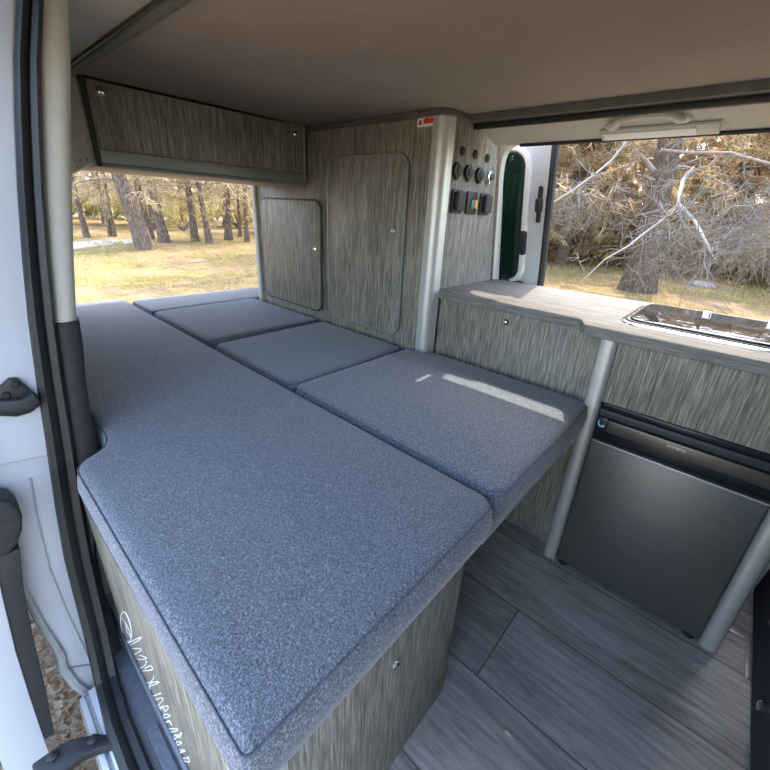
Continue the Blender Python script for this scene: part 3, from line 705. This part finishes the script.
# far sliding door, slid back
d2r = bpy.data.objects.new('door_2', None); C.objects.link(d2r); d2r.location = (-1.2, 1.78, .2); struct(d2r)
lean2 = lambda c: Vector((c.x, c.y - .24 * max(0, c.z - .8), c.z))
def leafring(o, i_, y0, y1, mat, name, par, bev=.004):
    m = MB()
    n = len(o)
    rings = [[(x, y0, z) for x, z in o], [(x, y1, z) for x, z in o], [(x, y1, z) for x, z in i_], [(x, y0, z) for x, z in i_]]
    V = [[m.bm.verts.new(p) for p in r] for r in rings]
    for a in range(4):
        for j in range(n): m.bm.faces.new((V[a][j], V[a][(j + 1) % n], V[(a + 1) % 4][(j + 1) % n], V[(a + 1) % 4][j]))
    bmesh.ops.recalc_face_normals(m.bm, faces=m.bm.faces); m._bev(list(m.bm.verts), bev, 2, 60)
    return m.obj(name, mat, par, 40, lean2)
Yd = 1.765
def rr8(x0_, x1_, z0_, z1_, r): return rrect(x0_, x1_, z0_, z1_, r, 6)
outer = rr8(-1.75, -.668, .72, 1.345, .07); hole = rr8(-1.60, -.774, .785, 1.280, .05)
leafring(outer, hole, Yd, Yd + .05, 'paint', 'door_frame', d2r)
leafring(rr8(-1.65, -.738, .755, 1.312, .08), rr8(-1.615, -.764, .775, 1.288, .06), Yd - .020, Yd + .01, 'white', 'inner_trim', d2r, .008)
leafring(rr8(-1.612, -.765, .778, 1.287, .058), rr8(-1.600, -.774, .788, 1.278, .050), Yd - .004, Yd + .03, 'rubber', 'window_rubber', d2r, .002)
m = MB(); m.prism(rr8(-1.603, -.771, .785, 1.281, .050), 'y', Yd + .016, Yd + .021); lab(m.obj('pane', 'tint', d2r, 40, lean2), 'dark green tinted pane')
m = MB(); m.box(-1.75, -.668, Yd, Yd + .05, -.1, .716, .006); m.obj('door_skin', 'paint', d2r)
m = MB(); m.box(-1.70, -.735, Yd - .02, Yd - .001, .70, .778, .004); lab(m.obj('sill_trim', 'trimblack', d2r), 'black trim below the pane')
m = MB(); m.prism(rrect(-.764, -.738, .895, .995, .006, 4), 'y', Yd - .026, Yd - .002, .003); lab(m.obj('inner_handle', 'black', d2r, 40, lean2), 'black inner handle box')
m = MB(); m.prism(rrect(-.703, -.688, 1.03, 1.165, .006, 4), 'y', Yd - .018, Yd + .0, .003); m.prism(rrect(-.708, -.684, 1.07, 1.12, .006, 4), 'y', Yd - .026, Yd - .002, .003); lab(m.obj('latch', 'black', d2r, 40, lean2), 'black latch')
m = MB(); m.tube([lean2(Vector((-.660, Yd + .004, z))) for z in (.60, .8, .9, 1.0, 1.1, 1.2, 1.33)], .015, 8); lab(m.obj('edge_seal', 'rubber', d2r), 'black edge seal')

# ================================================================== CAB SEAT + floor trims
cs = thing('cab_seat', (.50, 1.10, 0), 'dark blue-black cab seat base at the right edge, beyond the fridge post', 'seat')
m = MB(); m.prism([(.312, .003), (.72, .003), (.70, .30), (.335, .30)], 'y', .66, 1.46, .008); m.obj('base', 'seatfab', cs)
m = MB(); m.prism(rpoly([(.36, .302), (.84, .302), (.86, .42), (.80, .46), (.36, .43)], .03), 'y', .70, 1.42, .02, 3); m.obj('seat_cushion', 'seatfab', cs)
m = MB(); m.prism(rpoly([(.36, .43), (.46, .44), (.42, 1.0), (.36, 1.02), (.33, 1.0)], .03), 'y', .72, 1.40, .02, 3); m.obj('backrest', 'seatfab', cs)
m = MB(); m.prism(rpoly([(.335, 1.04), (.395, 1.04), (.40, 1.2), (.345, 1.2)], .02), 'y', .94, 1.20, .015, 3); m.obj('headrest', 'seatfab', cs)
a_, b_ = onx(758, 606, .32), onx(772, 626, .327)
m = MB(); m.tube([onx(757, 600, .321), onx(762, 610, .324), onx(775, 628, .328)], [.003, .008, .010], 6); lab(m.obj('belt_strap', 'tan', cs), 'tan belt strap')
m = MB(); p = onx(770, 712, .324); m.lathe([(.012, 0), (.012, .012), (.008, .015), (0, .015)], p + Vector((-.006, 0, 0)), (-1, 0, .1), 12); lab(m.obj('bolt', 'chrome', cs), 'small steel bolt')
m = MB(); m.box(.246, .310, 1.228, 1.258, .0004, .004, .0015); m.box(.300, .311, 1.10, 1.227, .0004, .004, .0015)
tag(m.obj('floor_trim', 'alu_d'), 'flat grey trim strip on the floor beside the right fridge post', 'trim')

# ================================================================== OUTDOORS
ZG = -.45
me = bpy.data.meshes.new('ground'); n_ = 60
vs, fs = [], []
def gz(x, y):
    d = math.hypot(x, y); return ZG + (0 if d < 4 else min(1, (d - 4) / 6) * .10 * noise.noise(Vector((x * .35, y * .35, 1))))
for i in range(n_ + 1):
    for j in range(n_ + 1):
        a = (i / n_ * 2 - 1); b = (j / n_ * 2 - 1); x = a * abs(a) * 110; y = b * abs(b) * 110
        vs.append((x, y, gz(x, y)))
for i in range(n_):
    for j in range(n_): k = i * (n_ + 1) + j; fs.append((k, k + n_ + 1, k + n_ + 2, k + 1))
me.from_pydata(vs, [], fs); struct(link('ground', me, 'ground', None, True, 180))
pp_ = [onz(40, 246, ZG), onz(70, 243.5, ZG), onz(100, 240.5, ZG), onz(136, 239, ZG), onz(136, 243.5, ZG), onz(100, 246.5, ZG), onz(70, 250.5, ZG), onz(40, 256, ZG)]
m = MB(); m.prism([(p.x, p.y) for p in pp_], 'z', ZG - .1, ZG + .03); struct(m.obj('path', 'path'))

class Raw:
    def __init__(s): s.v = []; s.f = []
    def tube(s, pts, rad, sides=6):
        up = None; n = len(pts); base0 = len(s.v)
        for i, p in enumerate(pts):
            d = (pts[min(i + 1, n - 1)] - pts[max(i - 1, 0)]).normalized()
            if up is None: up = Vector((1, 0, 0)) if abs(d.x) < .8 else Vector((0, 1, 0))
            u = (up - d * up.dot(d)).normalized(); w = d.cross(u); up = u
            for k in range(sides): s.v.append(p + (u * math.cos(2 * PI * k / sides) + w * math.sin(2 * PI * k / sides)) * rad[i])
        for i in range(n - 1):
            for k in range(sides):
                a = base0 + i * sides + k; b = base0 + i * sides + (k + 1) % sides
                s.f.append((a, b, b + sides, a + sides))
    def blade(s, p, d, L, w, side):
        q = p + d * L; b = len(s.v); s.v += [p - side * w, p + side * w, q]; s.f.append((b, b + 1, b + 2))
    def obj(s, name, mat, parent=None, smooth=True):
        me = bpy.data.meshes.new(name); me.from_pydata([tuple(v) for v in s.v], [], s.f)
        return link(name, me, mat, parent, smooth, 180)

def rv(r): 
    while 1:
        v = Vector((r.uniform(-1, 1), r.uniform(-1, 1), r.uniform(-1, 1)))
        if .05 < v.length < 1: return v.normalized()

def sprays(raw, pts, r, n, L, w, droop=.25):
    for _ in range(n):
        i = r.randrange(len(pts) - 1); p = pts[i].lerp(pts[i + 1], r.random()); ax = (pts[i + 1] - pts[i]).normalized()
        d = (ax * r.uniform(0, .9) + rv(r)); d.z -= droop; d.normalize(); sd = d.cross(rv(r)).normalized()
        raw.blade(p + rv(r) * .04, d, L * r.uniform(.5, 1.3), w * r.uniform(.6, 1.3), sd)

def pine(loc, top, rad, seed, H=8.0, crown=1.6, nb=34, blen=2.2, dens=150, mats=('bark', 'bough', 'leaf_rear'), label='', group=None, name='pine_tree', up=.15, bl=.30, bw=.016, low=True):
    r = random.Random(seed); loc = Vector(loc)
    root = thing(name, loc, label, 'tree', group)
    lean = (Vector(top) - loc); lean = lean / max(.1, lean.z)
    pts = []; rd = []
    for i in range(13):
        t_ = i / 12; z = H * t_
        bend = lean * z * (1 - .45 * t_)
        p = loc + Vector((bend.x, bend.y, z)) + Vector((math.sin(t_ * 5 + seed), math.cos(t_ * 4 + seed), 0)) * .05 * t_
        pts.append(p); rd.append(rad * (1 - .82 * t_) * (1 + .45 * math.exp(-t_ * 28)))
    pts[0].z -= .15
    raw = Raw(); 
    # finer rings for an uneven trunk
    fp, fr2 = [], []
    for i in range(12):
        for k in range(3): fp.append(pts[i].lerp(pts[i + 1], k / 3)); fr2.append((rd[i] + (rd[i + 1] - rd[i]) * k / 3) * r.uniform(.95, 1.06))
    fp.append(pts[-1]); fr2.append(rd[-1])
    raw.tube(fp, fr2, 12); raw.obj('trunk', mats[0], root)
    bo = Raw(); fo = Raw()
    for b in range(nb):
        z = crown + (H - crown) * (b / nb) ** 1.15
        t_ = z / H; i = min(11, int(t_ * 12)); p = pts[i].lerp(pts[i + 1], t_ * 12 - i)
        a = b * 2.399 + r.uniform(-.4, .4); L = blen * (1.05 - .75 * t_) * r.uniform(.7, 1.25)
        d = Vector((math.cos(a), math.sin(a), up)); bp_ = [p.copy()]; q = p.copy()
        for k in range(5):
            q = q + d * (L / 5); d = (d + rv(r) * .22 + Vector((0, 0, -.10 - .05 * (z < 3)))).normalized(); bp_.append(q.copy())
        br0 = .012 + rad * .13 * (1 - t_)
        bo.tube(bp_, [br0 * (1 - .17 * k) for k in range(6)], 4)
        for k in range(7):
            j = r.randrange(1, 5); s0 = bp_[j].lerp(bp_[j + 1], r.random()); dd_ = ((bp_[j + 1] - bp_[j]).normalized() * .6 + rv(r)).normalized()
            l2 = L * r.uniform(.18, .42); s1 = s0 + dd_ * l2 * .5; s2 = s1 + (dd_ + rv(r) * .4 + Vector((0, 0, -.3))).normalized() * l2 * .5
            bo.tube([s0, s1, s2], [br0 * .35, br0 * .25, br0 * .12], 3)
            sprays(fo, [s0, s1, s2], r, dens // 12, bl, bw)
        sprays(fo, bp_[2:], r, dens // 3, bl, bw)
    bo.obj('boughs', mats[1], root); fo.obj('needles', mats[2], root, False)
    return root

def copy_tree(o, loc, rz, sc, label, group):
    c = o.copy(); C.objects.link(c); c.location = loc; c.rotation_euler = (0, 0, rz); c.scale = (sc, sc, sc); c['label'] = label; c['group'] = group
    for ch in list(o.children):
        d = ch.copy(); C.objects.link(d); d.parent = c
    return c

def base_top(bx, by, tx, ty, wpx):
    b = onz(bx, by, ZG); hd = Vector((b.x, b.y, 0)); dist = (b - CAMP).dot(CF)
    dr = ray(tx, ty); k = hd.dot(hd) / Vector((dr.x, dr.y, 0)).dot(hd); t_ = CAMP + dr * k
    return b, t_, wpx / F * dist / 2
rear = [  # base px, higher px, width px, label
    ((147, 250), (118, 178), 14, 9, 'thick grey pine leaning left, nearest tree seen through the tailgate'),
    ((165, 243), (150, 180), 9, 7.5, 'slim leaning pine just right of the thick leaning one, through the tailgate'),
    ((195.5, 241), (190, 200), 6.5, 8, 'dark straight pine in the middle of the tailgate view'),
    ((210, 243.5), (200, 196), 5.5, 8, 'thin left-leaning pine right of the dark middle one, through the tailgate'),
    ((228.5, 240), (227, 195), 6.5, 8, 'upright dark pine near the right of the tailgate view'),
    ((247, 242), (245, 200), 4.2, 8, 'slender upright pine close to the cabinet edge, through the tailgate'),
    ((240, 237), (238, 200), 3, 8, 'thin pine between the upright dark one and the slender one, through the tailgate'),
    ((256.5, 237), (255.5, 200), 3.6, 8, 'pine half hidden by the white cabinet strip, through the tailgate'),
    ((114.5, 236), (109, 205), 3.8, 8, 'small distant pine left of the thick leaning trunk, on the right of a pair'),
    ((110, 236), (105, 212), 2.6, 8, 'thinnest distant pine left of the thick leaning trunk, on the left of a pair'),
    ((87, 236.5), (78, 205), 5, 8, 'grey pine leaning left beside the near door pillar, at the tailgate'),
    ((151, 239), (138, 190), 7, 8, 'dark pine standing right behind the thick leaning trunk'),
]
for i, (b, t_, w, H, l) in enumerate(rear):
    B, T, rd = base_top(*b, *t_, w)
    pine(B, T, rd, 20 + i, H, 1.5, 30, 2.3, 150, label=l, bl=.22, bw=.011)
# far side opening
B, T, rd = base_top(637, 291, 668, 148, 26)
pine(B, T, rd, 3, 9, 2.6, 24, 2.6, 260, ('bark_red', 'bough', 'leaf_brown'), 'big reddish pine leaning right, centre of the far opening', bl=.19, bw=.009)
for i, (b, t_, w, l) in enumerate([((560, 263), (574, 215), 11, 'dark leaning pine at the left edge of the far opening'),
                                   ((593, 250), (597, 205), 5.5, 'thin pine left of the big reddish trunk, in the far opening'),
                                   ((610, 247), (612, 210), 4, 'thinnest pine just left of the big reddish trunk'),
                                   ((735, 268), (748, 200), 9, 'brown pine behind the twigs right of the big reddish trunk')]):
    B, T, rd = base_top(*b, *t_, w); pine(B, T, rd, 60 + i, 8, 1.5, 32, 2.4, 380, ('bark_red', 'bough', 'leaf_brown'), l, bl=.19, bw=.009)

# dead bleached branches hanging in front of the big pine (traced at their own distance)
DW = 7.4
def dead(name, strokes, Y, label, tw, seed, mat='deadwood'):
    r = random.Random(seed); p0 = ony(*strokes[0][0][0], Y); root = thing(name, p0, label, 'branch')
    raw = Raw(); tg = Raw()
    for pts, r0, r1 in strokes:
        P3 = []
        for i, (x, y) in enumerate(pts):
            P3.append(ony(x, y, Y + .25 * math.sin(i * 1.3)))
        n = len(P3); raw.tube(P3, [r0 + (r1 - r0) * i / (n - 1) for i in range(n)], 7)
        for _ in range(tw):
            i = r.randrange(max(1, n // 3), n) - 1; s = P3[i].lerp(P3[min(n - 1, i + 1)], r.random()); d = (rv(r) + Vector((.0, 0, -.35))).normalized(); L = r.uniform(.25, .8)
            q = [s]; 
            for k in range(4): d = (d + rv(r) * .45).normalized(); q.append(q[-1] + d * L / 4)
            tg.tube(q, [.009, .008, .006, .005, .003], 3)
            for k in range(4):
                s2 = q[r.randrange(1, 5)]; d2 = (d + rv(r)).normalized(); e = s2 + d2 * L * .3; tg.tube([s2, e, e + (d2 + rv(r) * .6).normalized() * L * .25], [.006, .005, .003], 3)
    raw.obj('limb', mat, root); tg.obj('twigs', 'twig', root)
    return root
dead('dead_branch', [([(697, 166), (688, 174), (683, 180), (679.8, 194), (678, 205), (670, 212), (665.5, 218), (644.5, 233), (629.6, 245), (604, 260), (579, 284)], .026, .008),
                     ([(667, 218), (670, 228), (669, 239)], .013, .007),
                     ([(678, 205), (684, 209), (694, 220), (701, 232), (709, 248), (712, 256)], .024, .012)], 6.6,
     'bleached forked dead branch hanging in front of the big reddish pine', 15, 5)
dead('dead_branch', [([(628, 140), (612, 160), (594, 175), (567, 194), (548, 205)], .022, .011)], 7.5, 'long bleached branch slanting down to the left edge of the far opening', 13, 6)
dead('dead_branch', [([(660, 150), (690, 153), (731, 153), (755, 160), (785, 168)], .024, .020)], 8.2, 'grey branch reaching right from the big pine, near the top of the far opening', 8, 7, 'bough')
dead('dead_branch', [([(632, 148), (646, 161), (655, 172)], .03, .05), ([(636, 175), (646, 177), (655, 181)], .028, .03)], 9.5, 'short dark stub branch on the left of the big reddish trunk', 5, 8, 'bough')
# thicket of fine grey twigs at the right of the trunk
def brush(loc, seed, n, size, label, mat='twig', group=None, name='dry_brush', rad=.0042, drop=0):
    r = random.Random(seed); loc = Vector(loc); root = None; tg = Raw()
    for _ in range(n):
        s = loc + Vector((r.gauss(0, size.x * .45), r.gauss(0, size.y * .45), abs(r.gauss(0, size.z * .5)) + drop)); d = (rv(r) + Vector((0, 0, -.15))).normalized(); L = r.uniform(.25, .9)
        q = [s]
        for k in range(3): d = (d + rv(r) * .4).normalized(); q.append(q[-1] + d * L / 3)
        tg.tube(q, [rad, rad * .85, rad * .6, rad * .35], 3)
        for k in range(2):
            s2 = q[r.randrange(1, 4)]; d2 = (d + rv(r)).normalized(); tg.tube([s2, s2 + d2 * L * .3], [rad * .6, rad * .3], 3)
    o = tg.obj(name, mat); 
    off = Vector((loc.x, loc.y, ZG))
    for v in o.data.vertices: v.co -= off
    o.location = off; o['kind'] = 'stuff'
    return tag(o, label, 'brush', group)
def at(x, y, Y): return ony(x, y, Y)
for i, (x, y, Y, n, sz, l) in enumerate([
        (722, 250, 7.5, 300, Vector((1.1, .5, .55)), 'tangle of grey twigs under the forked dead branch'),
        (668, 268, 8.0, 60, Vector((.4, .3, .35)), 'grey twigs in front of the foot of the big reddish pine'),
        (572, 222, 9.0, 260, Vector((1.0, .6, .7)), 'grey twigs at the left of the far opening, below the slanting branch'),
        (762, 250, 8.5, 260, Vector((.9, .6, .8)), 'brown-grey twigs at the right edge of the far opening')]):
    p = at(x, y, Y); brush(p, 90 + i, n, sz, l)

# distant forest: three prototypes, then copies
protoA = pine((-20, 8, ZG), (-20.3, 8, 3), .17, 201, 8.5, 1.3, 38, 2.6, 520, label='x', group='x', bl=.26, bw=.015)
protoB = pine((-9, 24, ZG), (-8.6, 24, 3), .17, 202, 9, .5, 46, 2.8, 620, ('bark_red', 'bough', 'leaf_brown'), 'x', 'x', bl=.26, bw=.015)
protoC = pine((4, 26, ZG), (4.3, 26, 3), .15, 203, 7.5, .4, 44, 2.6, 620, ('bark_red', 'bough', 'leaf_brown'), 'x', 'x', bl=.26, bw=.015)
def shrub(loc, seed, mat, label, group, sz):
    r = random.Random(seed); loc = Vector(loc); root = thing('shrub', loc, label, 'shrub', group); st_ = Raw(); lf = Raw()
    for b in range(26):
        a = r.uniform(0, 2 * PI); d = Vector((math.cos(a) * .6, math.sin(a) * .6, r.uniform(.4, 1.2))).normalized(); q = [loc.copy()]
        for k in range(4): d = (d + rv(r) * .3).normalized(); q.append(q[-1] + d * sz * .3)
        st_.tube(q, [.02, .016, .012, .009, .005], 4); sprays(lf, q[1:], r, 220, .16, .014, 0)
    st_.obj('stems', 'bough', root); lf.obj('leaves', mat, root, False); return root
shA = shrub((-24, 8, ZG), 301, 'leaf_lime', 'x', 'x', 1.7); shB = shrub((-4, 24, ZG), 302, 'leaf_brown', 'x', 'x', 1.6)
GA, GB = 'distant pines beyond the tailgate', 'distant pines beyond the far opening'
LA, LB = 'distant olive pine in the hazy forest seen through the tailgate', 'distant dry brown pine in the forest seen through the far opening'
SA, SB = 'distant pale green shrub among the trunks beyond the tailgate', 'distant brown shrub in the forest beyond the far opening'
def polar(a, d): return Vector((-math.cos(a) * d, math.sin(a) * d, ZG))
protoA['label'] = LA; protoA['group'] = GA; protoA.location = polar(math.radians(19), 24)
protoB['label'] = LB; protoB['group'] = GB; protoB.location = polar(math.radians(72), 21)
protoC['label'] = LB; protoC['group'] = GB; protoC.location = polar(math.radians(90), 19)
shA['label'] = SA; shA['group'] = 'distant shrubs beyond the tailgate'; shA.location = polar(math.radians(22), 23)
shB['label'] = SB; shB['group'] = 'distant shrubs beyond the far opening'; shB.location = polar(math.radians(80), 18)
r = random.Random(11)
for ring, (d0, step) in enumerate(((26, 6), (34, 4.6))):
    a = 2.0 + ring
    while a < 52:
        copy_tree(protoA, polar(math.radians(a + r.uniform(-1, 1)), d0 + r.uniform(-2.5, 2.5)), r.uniform(0, 6.28), r.uniform(.85, 1.25), LA, GA); a += step
for ring, (d0, step) in enumerate(((16.5, 8), (21, 6.0), (27, 5), (34, 4.5))):
    a = 56 + ring * 1.3
    while a < 128:
        copy_tree(protoB if r.random() < .5 else protoC, polar(math.radians(a + r.uniform(-1, 1)), d0 + r.uniform(-1.5, 1.5)), r.uniform(0, 6.28), r.uniform(.85, 1.25), LB, GB); a += step
a = 4
while a < 50: copy_tree(shA, polar(math.radians(a), r.uniform(26, 38)), r.uniform(0, 6.28), r.uniform(.9, 1.4), SA, 'distant shrubs beyond the tailgate'); a += 2.2
a = 58
while a < 126: copy_tree(shB, polar(math.radians(a), r.uniform(17, 28)), r.uniform(0, 6.28), r.uniform(.7, 1.2), SB, 'distant shrubs beyond the far opening'); a += 3
# pines left of the tailgate view that shade the meadow
for i, (x, y, h) in enumerate(((-6.2, 7.0, 7), (-8.6, 9.2, 8), (-11.2, 10.2, 8.5), (-4.2, 9.0, 7), (-12.5, 12.5, 9), (-8.4, 6.0, 6.5), (-11.6, 8.0, 7.5))):
    pine((x, y, ZG), (x - .2, y, 3), .2, 400 + i, h, 2.0, 26, 2.2, 90, label=['pine with its shadow on the meadow, nearest the van behind the tall cabinet', 'second pine behind the tall cabinet, shading the meadow', 'third pine behind the tall cabinet, shading the meadow', 'pine behind the socket panel, off the far rear corner of the van', 'farthest pine behind the tall cabinet, shading the meadow', 'low pine just hidden by the rear edge of the tall cabinet', 'middle pine just hidden by the rear edge of the tall cabinet'][i])
# rock
p = onz(702, 286, ZG); rk = bmesh.new(); bmesh.ops.create_icosphere(rk, subdivisions=3, radius=.22)
for v in rk.verts: v.co *= 1 + .3 * noise.noise(v.co * 6); v.co.z *= .5; v.co.x *= 1.6
me = bpy.data.meshes.new('rock'); rk.to_mesh(me); rk.free(); o = link('rock', me, 'stone'); o.location = p + Vector((0, 0, .02)); tag(o, 'pale flat rock on the dry grass right of the big reddish pine', 'rock')
# grass
def grass(name, n, region, label, h, seed):
    r = random.Random(seed); g = Raw()
    for _ in range(n):
        x, y = region(r)
        if noise.noise(Vector((x * .6, y * .6, 5))) < -.1: continue
        p = Vector((x, y, gz(x, y) - .01))
        for k in range(4):
            d = Vector((r.gauss(0, .35), r.gauss(0, .35), 1)).normalized(); g.blade(p + Vector((r.gauss(0, .05), r.gauss(0, .05), 0)), d, h * r.uniform(.4, 1.2), .006, rv(r))
    o = g.obj(name, 'grass', None, False); o['kind'] = 'stuff'; return tag(o, label, 'grass')
def regA(r):
    a = math.radians(r.uniform(6, 38)); d = r.uniform(4.5, 22); return -math.cos(a) * d, math.sin(a) * d
def regB(r):
    a = math.radians(r.uniform(62, 100)); d = r.uniform(6, 20); return -math.cos(a) * d, math.sin(a) * d
grass('meadow_grass', 9000, regA, 'short yellow-green grass on the sunny ground beyond the tailgate', .10, 31)
grass('meadow_grass', 7000, regB, 'dry straw grass under the pines beyond the far opening', .11, 32)
# leaf litter by the door
r = random.Random(77); lt = Raw()
for _ in range(2600):
    p = Vector((r.uniform(-2.2, -.6), r.uniform(-.7, .15), ZG + r.uniform(.002, .018))); d = Vector((r.uniform(-1, 1), r.uniform(-1, 1), r.uniform(-.2, .3))).normalized(); s = d.cross(Vector((r.uniform(-.3, .3), r.uniform(-.3, .3), 1))).normalized()
    L = r.uniform(.015, .05); w = r.uniform(.003, .010); b = len(lt.v); lt.v += [p, p + d * L * .5 + s * w, p + d * L, p + d * L * .5 - s * w]; lt.f.append((b, b + 1, b + 2, b + 3))
o = lt.obj('leaf_litter', 'litter', None, False); o['kind'] = 'stuff'; tag(o, 'dry brown leaf litter on the ground beside the sill', 'leaf litter')

# ================================================================== LIGHT
w = bpy.data.worlds.new('world'); bpy.context.scene.world = w; w.use_nodes = True; nt = w.node_tree; nt.nodes.clear()
sky = nt.nodes.new('ShaderNodeTexSky'); sky.sky_type = 'NISHITA'; sky.sun_disc = False
sdir = Vector((-.31, 1, 1.5)).normalized()
sky.sun_elevation = math.asin(sdir.z); sky.sun_rotation = math.atan2(sdir.x, sdir.y); sky.dust_density = 2.0; sky.air_density = 1.0
bg = nt.nodes.new('ShaderNodeBackground'); bg.inputs[1].default_value = .62
out = nt.nodes.new('ShaderNodeOutputWorld'); hz = nt.nodes.new('ShaderNodeMix'); hz.data_type = 'RGBA'; hz.inputs[0].default_value = .12
bw_ = nt.nodes.new('ShaderNodeRGBToBW'); nt.links.new(sky.outputs[0], bw_.inputs[0]); nt.links.new(sky.outputs[0], hz.inputs[6]); nt.links.new(bw_.outputs[0], hz.inputs[7]); nt.links.new(hz.outputs[2], bg.inputs[0]); nt.links.new(bg.outputs[0], out.inputs[0])
sl = bpy.data.lights.new('sun', 'SUN'); sl.energy = 3.3; sl.angle = .009; sl.color = (1, .93, .80)
so_ = bpy.data.objects.new('sun', sl); C.objects.link(so_); so_.rotation_euler = (-sdir).to_track_quat('-Z', 'Y').to_euler(); so_.location = (-3, 8, 14)
sc = bpy.context.scene
sc.view_settings.view_transform = 'Standard'; sc.view_settings.look = 'None'; sc.view_settings.gamma = 1; sc.view_settings.use_curve_mapping = False
sc.view_settings.exposure = 1.15
sc.cycles.max_bounces = 8; sc.cycles.diffuse_bounces = 5; sc.cycles.transparent_max_bounces = 8
sc.cycles.use_denoising = True
